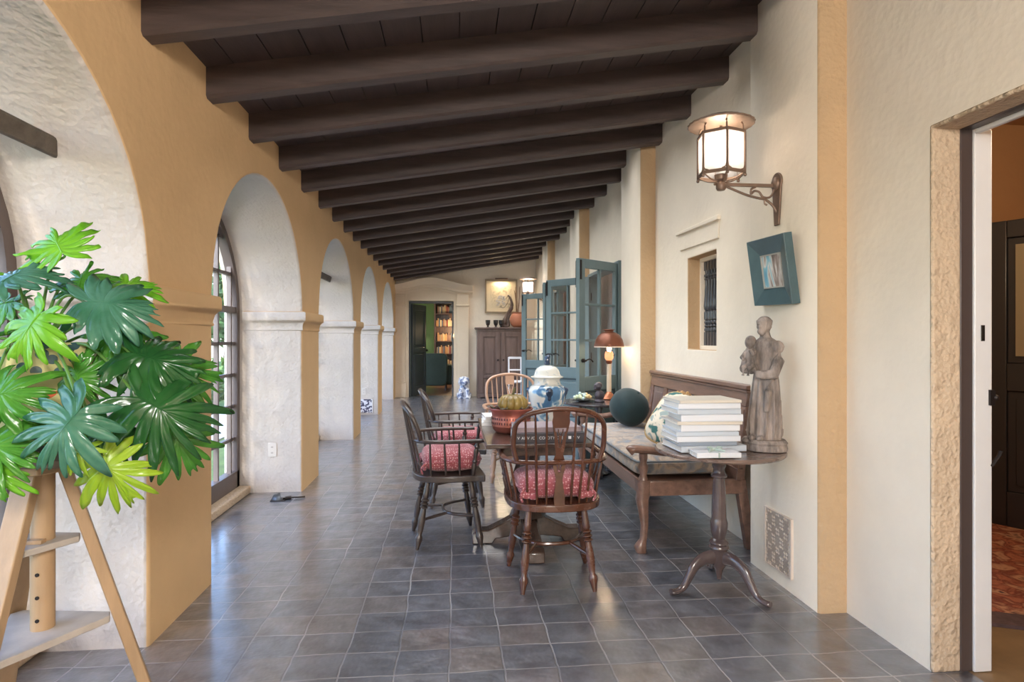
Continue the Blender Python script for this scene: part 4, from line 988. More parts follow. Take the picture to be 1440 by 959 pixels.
# arms folded to the front, hands
mb.tube([(-.068,0,.53),(-.088,-.012,.47),(-.08,-.05,.415),(-.03,-.075,.41),(.0,-.078,.42)], [.03,.034,.036,.024,.016], 12)
mb.tube([(.088,0,.53),(.094,-.016,.46),(.084,-.055,.39),(.035,-.08,.385),(.0,-.085,.39)], [.028,.029,.03,.022,.016], 12)
for (x, y, z0, s) in ((-.002,-.082,.42,1),(-.008,-.09,.39,-1)):
    for k in range(5): mb.tube([(x-.004*s,y,z0-.01+.006*k),(x-.026*s,y-.008,z0-.014+.007*k),(x-.04*s,y,z0-.016+.007*k)], [.006,.0055,.004], 6)
mb.tube([(.06,-.03,.39),(.05,-.055,.30),(.045,-.06,.2)], [.03,.022,.014], 10)
for x0 in (-.03,.02): mb.ell((x0,-.075,.062), (.018,.03,.016))
# the child on his arm
cc = Vector((-.036,-.07,.44)); mb.ell(cc+Vector((0,0,.03)), (.032,.028,.055)); mb.ell(cc+Vector((-.004,-.008,.108)), (.027,.029,.032)); mb.ell(cc+Vector((-.004,-.034,.104)), (.005,.007,.007))
mb.ell(cc+Vector((-.004,.0,.118)), (.029,.03,.026))
mb.tube([cc+Vector((-.03,0,.06)), cc+Vector((-.045,-.02,.03)), cc+Vector((-.02,-.045,.02))], [.014,.013,.008], 8); mb.tube([cc+Vector((.025,-.01,.065)), cc+Vector((.03,-.035,.05)), cc+Vector((.02,-.045,.075))], [.013,.011,.008], 8)
mb.tube([cc+Vector((-.012,-.012,-.005)), cc+Vector((-.02,-.045,-.02)), cc+Vector((-.022,-.05,-.06))], [.018,.015,.01], 8); mb.tube([cc+Vector((.014,-.012,-.005)), cc+Vector((.012,-.045,-.02)), cc+Vector((.008,-.05,-.06))], [.018,.015,.01], 8)
mb.ell((.078,0,.525), (.032,.034,.034)); mb.ell((-.062,0,.525), (.032,.034,.034))
mb.v = [(x*.92, y*.95, z) for x, y, z in mb.v]
mb.build('figure', m_stat, ST, remesh=.0036, smooth_it=0)
MB().lathe([(.115,0),(.118,.012),(.112,.03),(.118,.04),(.105,.055),(0,.058)], n=40, rfun=lambda a, z: 1-.12*abs(math.sin(a))).build('plinth', m_stat, ST)

# ---------------------------------------------------------------- round side table with lamp, bust and grapes
m_dk = M('ebonised_wood', srgb(58, 54, 56), .25, var=.2, coat=.4)
T = thing('pedestal_table', 'round dark side table at the far end of the settle', 'table', (1.39,5.71,0))
MB().lathe([(0,.673),(.34,.673),(.355,.678),(.36,.688),(.355,.698),(0,.70)], n=56).build('table_top', m_dk, T)
MB().lathe([(.10,.0),(.12,.02),(.05,.05),(.035,.12),(.045,.3),(.055,.4),(.035,.5),(.03,.6),(.06,.673)], n=24).build('column', m_dk, T)
for a in (20, 140, 260):
    r = math.radians(a); MB().tube([(.1*math.cos(r),.1*math.sin(r),.06),(.2*math.cos(r),.2*math.sin(r),.05),(.27*math.cos(r),.27*math.sin(r),.018)], [.03,.025,.018], 10).build('foot', m_dk, T)
    MB().tube([(.2*math.cos(r),.2*math.sin(r),.05),(.22*math.cos(r),.22*math.sin(r),.4),(.2*math.cos(r),.2*math.sin(r),.675)], .016, 10).build('strut', m_dk, T)
m_lampc = M('copper_shade', srgb(112, 66, 46), .34, .5, var=.15, vs=6)
LP = thing('table_lamp', 'tall lamp with copper dome shade and pale column', 'lamp', (1.53,5.86,.701))
MB().lathe([(.085,0),(.088,.01),(.07,.025),(.05,.04),(.03,.06),(.022,.075)], n=32).build('base', M('copper_foot', srgb(170, 108, 76), .3, .6), LP)
MB().lathe([(.022,.07),(.024,.08),(.022,.33),(.024,.345),(.018,.35)], n=20).build('column', M('alabaster', srgb(222, 200, 172), .35, var=.06), LP)
MB().lathe([(.02,.345),(.03,.36),(.032,.375),(.018,.385)], n=20).build('collar', m_lampc, LP)
MB().lathe([(.02,.38),(.038,.395),(.044,.42),(.042,.45),(.035,.47)], n=24).build('glass_font', M('pink_glass', srgb(226, 140, 104), .2, emit=srgb(240, 150, 100), es=.5), LP)
MB().ell((0,0,.50), (.022,.022,.035)).build('bulb', M('warm_bulb', (1,.8,.55), emit=(1, .72, .42), es=14), LP)
sh = MB().lathe([(.145,.52),(.147,.525),(.143,.545),(.13,.59),(.105,.63),(.07,.655),(.04,.665),(.04,.675),(.058,.685),(.056,.688),(.0,.676)], n=44).build('shade', m_lampc, LP, solid=.003)
MB().lathe([(.147,.512),(.149,.522),(.141,.526),(.138,.514),(.147,.512)], n=44).build('shade_rim', M('cream_rim', srgb(230, 210, 190), .4), LP)
MB().tube([(0,-.03,.43),(.05,-.02,.43),(.05,-.02,.445)], .004, 6).build('switch_key', m_black, LP)
B = MB(); B.lathe([(.05,0),(.052,.01),(.045,.016),(.038,.02)], n=20)
B.ell((0,0,.06), (.05,.036,.05)); B.ell((-.012,-.002,.098), (.02,.02,.028)); h = Vector((-.02,-.006,.148)); B.ell(h, (.036,.031,.04)); B.ell(h+Vector((.01,0,.008)), (.034,.031,.032)); B.ell(h+Vector((-.036,0,-.004)), (.011,.007,.011)); B.ell(h+Vector((-.028,0,-.024)), (.014,.016,.013)); B.ell(h+Vector((-.03,0,.012)), (.01,.022,.006)); B.ell(h+Vector((-.03,0,-.018)), (.012,.012,.005))
for s in (-1, 1): B.ell(h+Vector((.004,s*.031,-.004)), (.009,.006,.013))
tag(B.build('bust', M('dark_bronze', srgb(78, 72, 78), .38, .35, var=.2, bump=.2), loc=(1.375,5.62,.701), rot=(0,0,.25), remesh=.0045, smooth_it=2), 'small dark bronze head beside the grapes', 'sculpture')
PL = MB().lathe([(.04,0),(.05,.004),(.10,.012),(.118,.02),(.112,.02),(.05,.01),(0,.009)], n=36).build('plate', M('dark_tole', srgb(70, 68, 66), .35, coat=.3), loc=(1.225,5.68,.7015))
tag(PL, 'dark dish under the glass grapes on the side table', 'dish')
m_gr = [M('pale_green_grape', srgb(186, 196, 160), .15, coat=.5, var=.1), M('amber_grape', srgb(214, 184, 130), .15, coat=.5, var=.1), M('blue_white_grape', srgb(170, 190, 190), .15, coat=.5, var=.1)]
GR = thing('grape_bunch', 'heap of pale glass grapes in the dark dish', 'grapes', (1.225,5.68,.7135))
rg = random.Random(4)
for k in range(30):
    a = rg.uniform(0, 2*PI); r = .085*math.sqrt(rg.random()); z0 = .018+.05*(1-(r/.09)**2)*rg.uniform(.4,1)
    x = r*math.cos(a)
    MB().ell((x, r*math.sin(a)*.8, z0), .0175, 10, 8).build('grape', m_gr[1 if x > .03 else (0 if k % 2 else 2)], GR)
# ---------------------------------------------------------------- wall lanterns
m_bronze = M('aged_bronze', srgb(128, 106, 92), .45, .5, var=.2, vs=10, bump=.08)
m_frost = bpy.data.materials.new('frosted_pane'); m_frost.use_nodes = True
def _frost():
    nt = m_frost.node_tree; N = nt.nodes; L = nt.links; N.clear()
    out = N.new('ShaderNodeOutputMaterial'); mx = N.new('ShaderNodeMixShader'); t = N.new('ShaderNodeBsdfTranslucent'); d = N.new('ShaderNodeBsdfDiffuse')
    t.inputs[0].default_value = (.92,.92,.95,1); d.inputs[0].default_value = (.9,.9,.92,1); mx.inputs[0].default_value = .6
    L.new(d.outputs[0], mx.inputs[1]); L.new(t.outputs[0], mx.inputs[2])
    tr = N.new('ShaderNodeBsdfTransparent'); mx2 = N.new('ShaderNodeMixShader'); mx2.inputs[0].default_value = .22
    L.new(mx.outputs[0], mx2.inputs[1]); L.new(tr.outputs[0], mx2.inputs[2]); L.new(mx2.outputs[0], out.inputs[0])
_frost()
m_bulb = M('lamp_bulb', (1,.93,.8), emit=(1, .86, .66), es=2.6)
def lantern(label, y, power):
    Wl = thing('wall_lantern', label, 'lantern', (XP, y, 2.09))
    mb = MB(); out = [(-.022,-.19),(.022,-.19)] + arc((0,.04), .05, -30, 210, 14) ; mb.prism(out, -.012, .0, 'yz')
    mb.build('back_plate', m_bronze, Wl, bevel=.004)
    mb = MB(); mb.ell((-.012,0,.03), (.022,.034,.038)); mb.build('boss', m_bronze, Wl)
    mb = MB(); mb.bar((-.01,0,.02),(-.31,0,.02),.016,.016)
    mb.tube(smooth_path([(-.008,0,-.12),(-.03,0,-.085),(-.07,0,-.055),(-.12,0,-.045),(-.18,0,-.03),(-.26,0,.0),(-.30,0,.015)], 5), .007, 8)
    mb.tube(smooth_path([(-.02,0,.01),(-.03,0,-.02),(-.05,0,-.042),(-.085,0,-.04),(-.105,0,-.015),(-.13,0,-.01),(-.15,0,-.025),(-.148,0,.0),(-.125,0,.012)], 5), .006, 8)
    mb.tube(smooth_path([(-.075,0,-.053),(-.075,0,-.075),(-.062,0,-.082)], 4), .005, 8)
    mb.build('scroll_bracket', m_bronze, Wl)
    cx = -.315
    mb = MB(); mb.lathe([(.0,-.012),(.02,-.01),(.026,.0),(.026,.02),(.018,.034),(.03,.045),(.034,.07),(.0,.072)], (cx,0,0), 20); mb.build('socket', m_bronze, Wl)
    R, z0, z1 = .122, .07, .278
    pt = lambda k, r, z: (cx+r*math.cos(math.radians(60*k+20)), r*math.sin(math.radians(60*k+20)), z)
    cage = MB()
    for k in range(6):
        cage.tube([pt(k,R,z0-.012), pt(k,R,z1)], .0065, 6); cage.bar(pt(k,R,z0), pt(k+1,R,z0), .01, .016); cage.bar(pt(k,R,z1), pt(k+1,R,z1), .01, .014)
        cage.tube(smooth_path([pt(k,R,z0), pt(k,R*.6,.045), pt(k,.028,.035)], 4), .004, 6)
        cage.ell(pt(k,R,z0-.016), .009, 8, 6)
        a = Vector(pt(k,R,z0+.008)); b = Vector(pt(k+1,R,z0+.008)); 
        for p, q in ((a, b), (b, a)): cage.tube([p+(q-p)*.02+Vector((0,0,.03)), p+(q-p)*.06+Vector((0,0,.008)), p+(q-p)*.22], .004, 6)
    cage.build('cage', m_bronze, Wl)
    for k in range(6):
        a, b, c, d = pt(k,R-.004,z0), pt(k+1,R-.004,z0), pt(k+1,R-.004,z1), pt(k,R-.004,z1)
        MB().add([a,b,c,d], [(0,1,2,3)]).build('pane', m_frost, Wl, solid=.002)
    mb = MB()
    for k in range(6): mb.tube(smooth_path([pt(k,R*.92,z1), pt(k,R*.88,z1+.045), pt(k,R*.6,z1+.068), pt(k,.02,z1+.078)], 4), .005, 6)
    mb.lathe([(.008,z1-.02),(.008,z1+.075)], (cx,0,0), 10); mb.build('hoop', m_bronze, Wl)
    MB().lathe([(.165,z1+.052),(.168,z1+.058),(.12,z1+.08),(.05,z1+.092),(.0,z1+.094)], (cx,0,0), 48, rfun=lambda a, z: 1+.012*math.cos(24*a)).build('smoke_cap', m_bronze, Wl, solid=.003)
    MB().ell((cx,0,.145), (.042,.042,.05), 20, 14).build('bulb', m_bulb, Wl)
    l = bpy.data.lights.new('lantern_light', 'POINT'); l.energy = power; l.color = (1, .86, .66); l.shadow_soft_size = .05
    lo = bpy.data.objects.new('lantern_light', l); COL.objects.link(lo); lo.location = (cx, 0, .215); lo.parent = Wl
    return Wl
lantern('bronze six sided wall lantern on a scroll bracket above the teal framed picture', 3.06, 1.6)
lantern('bronze wall lantern far down the loggia near the pale framed print', 11.35, 9)
lantern('added bronze fill lantern, unseen, on the pilaster beside the viewer', .30, 25)  # added out of view to fill the foreground with light

# ---------------------------------------------------------------- picture, grille, sockets
m_pf = M('teal_picture_frame', srgb(68, 92, 98), .35, var=.12, vs=10, coat=.2, bump=.05)
PF = thing('picture', 'small landscape painting in a wide teal frame, tilted on the pilaster', 'picture', (XP-.004, 3.03, 1.482), rot=(math.radians(1.6), math.radians(-8.5), 0))
w, h = .375, .355
mb = MB(); b = .088
o4 = [(-w/2,0),(w/2,0),(w/2,h),(-w/2,h)]; i4 = [(-w/2+b,b),(w/2-b,b),(w/2-b,h-b),(-w/2+b,h-b)]
ring4 = lambda pts, x: [(x, y, z) for y, z in pts]
rings = [ring4(o4,-.002), ring4(o4,-.042), ring4([(y*.985, h/2+(z-h/2)*.985) for y, z in o4],-.046), ring4(i4,-.022), ring4(i4,-.012)]
mb.loft(rings, cap=False); mb.add(ring4(o4,-.002), [(0,1,2,3)]); mb.build('frame', m_pf, PF, sharp=20, bevel=.001)
mb = MB(); sl = .007
i5 = [(y*(1-2*sl/(w-2*b)), h/2+(z-h/2)*(1-2*sl/(h-2*b))) for y, z in i4]
mb.loft([ring4(i4,-.0215), ring4(i4,-.026), ring4(i5,-.026), ring4(i5,-.016)], cap=False); mb.build('slip', M('silver_slip', srgb(176,172,164), .4, .4), PF)
m_art = ramp_mat('painted_landscape', [(.28,(60,56,54)),(.40,(150,134,126)),(.47,(214,210,204)),(.53,(128,180,196)),(.7,(88,146,176))], 9, .6, stretch=(1,1.3,.5), detail=4, bump=.2)
MB().box(-.019, -.016, -w/2+b, w/2-b, b, h-b).build('canvas', m_art, PF)
# pierced plaster grille near the floor
m_gr = M('grille_paint', srgb(214, 198, 182), .7, var=.06, bump=.15)
GRL = thing('wall_vent', 'pierced lattice vent plate low on the pilaster beside the tripod table', 'vent', (XP, 3.05, .225))
mb = MB(); mb.box(-.012, 0, -.135, -.118, -.15, .155); mb.box(-.012, 0, .118, .135, -.15, .155); mb.box(-.012, 0, -.118, .118, -.15, -.145); mb.box(-.012, 0, -.118, .118, .15, .155)
mb.build('frame', m_gr, GRL)
mb = MB(); nx, nz = 12, 15; dy, dz = .236/nx, .295/nz
for i in range(nx+1): mb.box(-.009, -.002, -.118+i*dy-.004, -.118+i*dy+.004, -.145, .15)
for j in range(nz+1): mb.box(-.009, -.002, -.118, .118, -.145+j*dz-.004, -.145+j*dz+.004)
for i in range(nx):
    for j in range(nz):
        if (i % 4 in (0, 3)) != (j % 5 in (1, 2, 3)):
            y, z = -.118+(i+.5)*dy, -.145+(j+.5)*dz; mb.bar((-.006,y-dy/2,z-dz/2),(-.006,y+dy/2,z+dz/2),.006,.006); mb.bar((-.006,y-dy/2,z+dz/2),(-.006,y+dy/2,z-dz/2),.006,.006)
mb.build('lattice', m_gr, GRL)
MB().box(-.0015, -.0005, -.12, .12, -.147, .152).build('void', M('vent_dark', srgb(52,46,42), .9), GRL)
# tiled grille on the fourth pier, socket plates
m_tv = ramp_mat('blue_white_vent', [(.3,(62,60,84)),(.47,(70,68,92)),(.5,(206,204,210)),(.6,(214,212,216))], 26, .35, detail=1, coat=.3)
V = MB().box(-1.60, -1.375, 10.49, 10.499, .035, .265)
V = tag(V.build('floor_vent_tile', m_tv), 'blue and white pierced tile grille low on the fourth pier', 'vent')
for x0 in (-1.60, -1.388): MB().box(x0, x0+.013, 10.485, 10.492, .035, .265).build('edge', m_white, V)
m_sock = M('cream_socket_plastic', srgb(206,198,190), .4)
for x, y, z, lab in ((-1.525, 5.28, .36, 'white double socket plate on the second pier'), (-1.525, 10.5, .40, 'white socket plate above the tiled grille on the fourth pier')):
    O = thing('socket_plate', lab, 'socket', (x, y, z))
    MB().box(-.036, .036, -.008, .0, -.058, .058).build('plate', m_sock, O, bevel=.003)
    for s in (-1, 1):
        f = MB().lathe([(.016,0),(.016,1)], axis=((0,-.007,s*.024),(0,-.011,s*.024)), n=16).build('outlet', m_sock, O)
        mb = MB(); mb.box(-.007,-.004,-.0125,-.0105,s*.024-.006,s*.024+.006); mb.box(.004,.007,-.0125,-.0105,s*.024-.006,s*.024+.006); mb.build('slot', m_black, f)
# hinged floor socket flap near the second pier
F = thing('floor_socket', 'small dark floor socket with its flap raised beside the second pier', 'floor socket', (-1.40, 5.03, 0))
MB().box(-.06, .06, -.05, .05, 0, .006).build('plate', m_black, F, bevel=.002)
mb = MB(); mb.add([(-.055,-.04,.006),(.03,-.05,.006),(.0,.03,.05),(-.05,.02,.035)], [(0,1,2,3)]); mb.build('flap', M('grey_metal', srgb(96,100,104), .4, .6), F, solid=.004)
MB().tube(smooth_path([(.03,.0,.01),(.08,.02,.012),(.14,.03,.01),(.19,.05,.008)]), .006, 6).build('lead', m_black, F)
mb = MB().lathe([(.014,0),(.014,1)], axis=((.05,-.01,.014),(.09,.01,.014)), n=10).build('plug', m_black, F)

# ---------------------------------------------------------------- far end: cabinet and what stands on it
m_cab = wood('dull_brown_cupboard', (104, 84, 78), .45, 2, .15, .25, 3)
CB = thing('cupboard', 'tall brown two door panelled cupboard against the far wall', 'cupboard', (1.02, 13.38, 0))
mb = MB(); mb.box(-.51, .51, -.20, .205, .08, 1.50); mb.box(-.51, -.44, -.215, .2, 0, .08); mb.box(.44, .51, -.215, .2, 0, .08); mb.box(-.44, .44, -.21, -.19, .02, .08); mb.build('carcass', m_cab, CB, bevel=.004)
mb = MB(); mb.box(-.54, .54, -.235, .21, 1.50, 1.515); mb.box(-.56, .56, -.255, .21, 1.515, 1.545); mb.build('top', m_cab, CB, bevel=.006)
for s in (-1, 1):
    mb = MB(); x0, x1 = (-.47, -.012) if s < 0 else (.012, .47)
    yf = -.222; mb.box(x0, x0+.09, yf, -.201, .12, 1.44); mb.box(x1-.09, x1, yf, -.201, .12, 1.44); mb.box(x0+.09, x1-.09, yf, -.201, .12, .24); mb.box(x0+.09, x1-.09, yf, -.201, 1.34, 1.44); mb.box(x0+.09, x1-.09, yf, -.201, .44, .5)
    mb.box(x0+.13, x1-.13, -.216, -.201, .54, 1.30); mb.box(x0+.13, x1-.13, -.216, -.201, .28, .40)
    d = mb.build('door', m_cab, CB, bevel=.005)
    MB().lathe([(.008,0),(.008,.4),(.02,.6),(.022,.85),(.012,1)], axis=((s*.06,yf,.83),(s*.06,yf-.035,.83)), n=12).build('knob', m_black, d)
m_gob = M('black_glass', srgb(40, 36, 36), .2, var=.3, coat=.5)
for k, x in enumerate((.70, .875, .99)):
    g = MB().lathe([(.035,0),(.036,.006),(.02,.015),(.018,.03),(.04,.06),(.05,.10),(.053,.16),(.05,.16),(.045,.1),(.0,.06)], n=20, rfun=lambda a, z: 1+.03*math.cos(8*a)).build('goblet', m_gob, loc=(.02+x+.03, 13.30, 1.546))
    tag(g, ['dark goblet at the outer end of the row of three on the cupboard', 'middle dark goblet of three on the cupboard', 'dark goblet next to the driftwood on the cupboard'][k], 'goblet')
m_drift = M('grey_driftwood', srgb(104, 88, 80), .8, var=.4, vs=8, stretch=(1,1,.4), bump=.6)
mb = MB(); mb.tube(smooth_path([(-.09,0,.02),(-.06,0,.14),(0,.01,.3),(.07,0,.4),(.10,0,.52),(.06,-.01,.66),(.0,-.02,.72)]), [.05,.055,.05,.05,.05,.05,.055,.055,.05,.04,.035,.035,.035,.035,.035,.04,.04,.045,.05,.05,.05,.045,.04,.04,.035,.035,.03,.03,.03,.025,.025,.02,.02,.02,.015,.01,.008], 10)
mb.tube(smooth_path([(.02,0,.03),(.01,.0,.16),(.05,0,.3),(.10,0,.45)]), [.04]*7+[.03]*6+[.02]*6, 10); mb.ell((-.05,0,.02),(.09,.06,.02))
o = tag(mb.build('driftwood', m_drift, loc=(1.19,13.40,1.546), remesh=.009, smooth_it=1), 'twisted grey driftwood carving on the cupboard before the print', 'sculpture')
rg = random.Random(8); mb = MB(); mb2 = MB()
for k in range(26):
    c = Vector((1.02+rg.uniform(-.09,.10), 13.31+rg.uniform(-.04,.04), 2.10+rg.uniform(-.07,.13)))
    for j in range(5):
        a = 2*PI*j/5+rg.random(); d = Vector((math.cos(a), rg.uniform(-.5,.2), math.sin(a)))*.03; s = Vector((-d.z, .0, d.x))*.45
        mb.add([c, c+d*.6+s, c+d, c+d*.6-s], [(0,1,2,3)])
FS = tag(mb.build('flower_spray', M('dried_white_petal', srgb(206,196,184), .8, var=.25, vs=20), solid=.002), 'spray of dried pale flowers above the driftwood on the cupboard', 'flowers')
mb2.tube(smooth_path([(1.03,13.31,2.0),(1.10,13.31,1.98),(1.18,13.31,2.08),(1.22,13.32,2.2)]), .006, 6); mb2.tube(smooth_path([(1.20,13.32,2.26),(1.15,13.31,2.18),(1.05,13.31,2.16)]), .005, 6); mb2.build('stem', m_drift, FS)
m_terra = M('terracotta', srgb(176, 112, 84), .7, var=.12, bump=.15)
PT = thing('terracotta_pot', 'round terracotta pot of bare twigs on the cupboard', 'pot', (1.41,13.33,1.546))
MB().lathe([(.08,0),(.10,.01),(.15,.07),(.172,.14),(.165,.22),(.13,.29),(.105,.31),(.11,.325),(.12,.33),(.108,.332),(.095,.31),(0,.29)], n=36).build('body', m_terra, PT)
for k in range(11):
    a = rg.uniform(0,2*PI); t = rg.uniform(.02,.09)
    MB().tube(smooth_path([(t*.3*math.cos(a),t*.3*math.sin(a),.29),(t*math.cos(a),t*math.sin(a),.5),(t*1.6*math.cos(a+.3),t*1.2*math.sin(a+.3),rg.uniform(.7,1.0))]), .0035, 5).build('twig', M('twig_%d' % k, srgb(120,84,64), .8), PT)
PR = thing('framed_print', 'pale botanical print in a thin frame with picture light on the far wall', 'picture', (1.065, 13.595, 1.875))
w, h = .73, .755; mb = MB()
for x0, x1, z0, z1 in ((-w/2,w/2,0,.035),(-w/2,w/2,h-.035,h),(-w/2,-w/2+.035,.035,h-.035),(w/2-.035,w/2,.035,h-.035)): mb.box(x0, x1, -.035, 0, z0, z1)
mb.build('frame', M('gilt_grey_frame', srgb(150,134,112), .4, .3), PR, bevel=.004)
MB().box(-w/2+.03, w/2-.03, -.015, -.005, .03, h-.03).build('mount', M('cream_mount', srgb(226,208,176), .8, var=.03), PR)
m_bot = ramp_mat('ink_wash', [(.3,(150,138,120)),(.45,(206,190,160)),(.55,(222,206,176)),(.7,(190,176,150))], 9, .8, detail=5)
MB().box(-.24, .24, -.017, -.0152, .12, h-.14).build('drawing', m_bot, PR)
mb = MB(); mb.tube([(-.14,-.09,h+.01),(.14,-.09,h+.01)], .018, 12); mb.tube([(0,0,h-.01),(0,-.06,h+.03),(0,-.09,h+.02)], .006, 8); mb.build('picture_light', m_bronze, PR)
l = bpy.data.lights.new('picture_lamp', 'AREA'); l.energy = 2.2; l.color = (1,.78,.5); l.shape = 'RECTANGLE'; l.size = .26; l.size_y = .03
lo = bpy.data.objects.new('picture_lamp', l); COL.objects.link(lo); lo.parent = PR; lo.location = (0,-.09,h-.012); lo.rotation_euler = (math.radians(-25),0,0)

# white painted chair in front of the cupboard
m_wc = M('white_chair_paint', srgb(232,232,238), .4)
C = thing('side_chair', 'small white painted open back chair before the far cupboard', 'chair', (1.245,12.1,0), math.radians(180))
for s in (-1, 1):
    MB().tube([(s*.125,-.17,.0),(s*.125,-.15,.44),(s*.125,-.20,.92)], .016, 10).build('back_post', m_wc, C); MB().tube([(s*.16,.17,0),(s*.155,.16,.43)], .016, 10).build('leg', m_wc, C)
mb = MB(); mb.prism([(-.17,.19),(.17,.19),(.14,-.17),(-.14,-.17)], .42, .45); mb.build('seat', m_wc, C, bevel=.008)
mb = MB(); mb.bar((-.125,-.198,.905),(.125,-.198,.905),.03,.045,up=(0,0,1)); mb.bar((-.125,-.175,.66),(.125,-.175,.66),.02,.03); mb.build('back_rail', m_wc, C, bevel=.004)
mb = MB(); mb.bar((-.15,.165,.2),(.15,.165,.2),.018,.018); mb.bar((-.14,-.16,.2),(-.155,.165,.2),.018,.018); mb.bar((.14,-.16,.2),(.155,.165,.2),.018,.018); mb.build('stretcher', m_wc, C)

# blue and white ceramic lion by the doorcase
m_cer = ramp_mat('blue_sponged_ceramic', [(.36,(86,100,136)),(.46,(150,160,186)),(.52,(222,222,228)),(.7,(230,230,234))], 11, .2, detail=3, coat=.5)
mb = MB(); mb.ell((0,0,.12), (.10,.11,.12)); mb.ell((0,-.04,.22), (.085,.08,.10)); mb.ell((0,-.07,.35), (.085,.085,.085)); mb.ell((0,-.14,.325), (.055,.05,.04)); mb.ell((0,-.165,.35), (.018,.02,.015)); mb.ell((0,-.15,.295),(.045,.03,.016))
for s in (-1, 1):
    mb.ell((s*.035,-.145,.375), (.018,.015,.018)); mb.ell((s*.075,-.05,.41), (.022,.018,.032)); mb.tube([(s*.06,-.08,.2),(s*.065,-.13,.1),(s*.06,-.15,.02)], [.04,.033,.035], 10); mb.ell((s*.06,-.17,.02),(.035,.045,.02)); mb.ell((s*.095,.02,.06),(.045,.08,.06)); mb.ell((s*.1,-.07,.02),(.03,.05,.02))
    for k in range(5): mb.ell((s*.085*math.cos(k*.5-.6), -.04, .35+.085*math.sin(k*.5-.6)), .028, 8, 6)
for k in range(6): mb.ell((.07*math.cos(k*.6+.05), -.05, .40+.05*math.sin(k*.6)), .026, 8, 6)
mb.box(-.11, .11, -.2, .1, 0, .015)
mb.v = [(x*1.2, y, z) for x, y, z in mb.v]
tag(mb.build('ceramic_lion', m_cer, loc=(.225,13.3,0), remesh=.008, smooth_it=1), 'blue and white ceramic lion seated beside the far doorcase', 'ornament')

# ---------------------------------------------------------------- plant stand and philodendron
m_std = M('pale_stand_wood', srgb(172, 142, 108), .5, var=.12, vs=4, stretch=(5,5,.6), bump=.06, coat=.1)
m_stdtop = M('weathered_shelf', srgb(178, 168, 158), .6, var=.15, vs=6, bump=.08)
SX, SY = -1.265, 2.0
ST = thing('plant_stand', 'tall three legged pale wooden sculptor stand carrying the plant', 'stand', (SX, SY, 0))
feet = [(.275,.15), (-.01,-.39), (-.28,.22)]; tops = [(.05,.02), (.0,-.06), (-.05,.035)]
for (fx, fy), (tx, ty) in zip(feet, tops):
    up = Vector((-(fy-ty), fx-tx, 0)); MB().bar((tx,ty,.90),(fx,fy,0),.062,.034, up=(fx-tx,fy-ty,.01)).build('leg', m_std, ST, bevel=.004)
def tri(z, t, mat, ext=0):
    f = (.9-z)/.9; P3 = [(tx+(fx-tx)*f, ty+(fy-ty)*f) for (fx, fy), (tx, ty) in zip(feet, tops)]
    out = []
    for i, p in enumerate(P3):
        a, b = Vector(P3[i-1]), Vector(P3[(i+1) % 3]); p = Vector(p)
        out += [tuple(p+(a-p).normalized()*.035), tuple(p+(b-p).normalized()*.035)]
    return MB().prism(out, z, z+t).build('shelf', mat, ST, bevel=.003)
tri(.385, .022, m_stdtop); tri(.66, .02, m_stdtop)
MB().lathe([(.032,.407),(.032,.93)], n=24).build('post', m_std, ST)
mb = MB()
for z in (.44, .51, .58): mb.lathe([(.006,0),(.006,1)], axis=((.004,-.0305,z),(.004,-.0335,z)), n=10)
mb.build('peg_hole', m_black, ST)
MB().box(-.02, .03, -.055, -.03, .68, .692).build('peg', m_std, ST, bevel=.002)
mb = MB(); mb.prism([(.10,.0),(.04,.1),(-.08,.1),(-.10,.05),(-.10,-.06),(-.06,-.10),(.05,-.10)], .895, .925); mb.build('head_block', m_std, ST, bevel=.004)
MB().box(-.17, .17, -.17, .17, .93, .955).build('top_board', M('dark_board', srgb(104,84,66), .5, var=.2), ST, bevel=.004)
m_pot = M('cream_talavera', srgb(214, 206, 146), .25, var=.04, coat=.4)
def _pot():
    N, L, b = nodes(m_pot)
    tc = N.new('ShaderNodeTexCoord'); sp = N.new('ShaderNodeSeparateXYZ'); L.new(tc.outputs['Object'], sp.inputs[0])
    v = N.new('ShaderNodeTexVoronoi'); v.inputs['Scale'].default_value = 26; L.new(tc.outputs['Object'], v.inputs['Vector'])
    v2 = N.new('ShaderNodeTexVoronoi'); v2.inputs['Scale'].default_value = 9; L.new(tc.outputs['Object'], v2.inputs['Vector'])
    def lt(sock, val, op='LESS_THAN'):
        m = N.new('ShaderNodeMath'); m.operation = op; L.new(sock, m.inputs[0]); m.inputs[1].default_value = val; return m.outputs[0]
    def mulm(a, b2):
        m = N.new('ShaderNodeMath'); m.operation = 'MULTIPLY'; L.new(a, m.inputs[0]); L.new(b2, m.inputs[1]); return m.outputs[0]
    base = b.inputs['Base Color'].links[0].from_socket
    band = mulm(lt(sp.outputs[2], .245, 'GREATER_THAN'), lt(v.outputs['Distance'], .42))
    low = mulm(lt(sp.outputs[2], .055), lt(v.outputs['Distance'], .40))
    fl = mulm(mulm(lt(sp.outputs[2], .19), lt(sp.outputs[2], .08, 'GREATER_THAN')), lt(v2.outputs['Distance'], .30))
    cur = base
    for f, c in ((band, srgb(70,98,104)), (low, srgb(88,104,96)), (fl, srgb(206,104,66))):
        mx = N.new('ShaderNodeMixRGB'); L.new(f, mx.inputs[0]); L.new(cur, mx.inputs[1]); mx.inputs[2].default_value = (*c, 1); cur = mx.outputs[0]
    L.new(cur, b.inputs['Base Color'])
_pot()
PX, PY, PZ = -1.285, 2.0, .956
PH = thing('potted_philodendron', 'large glossy split leaf philodendron in a cream painted pot on the stand', 'potted plant', (PX, PY, PZ))
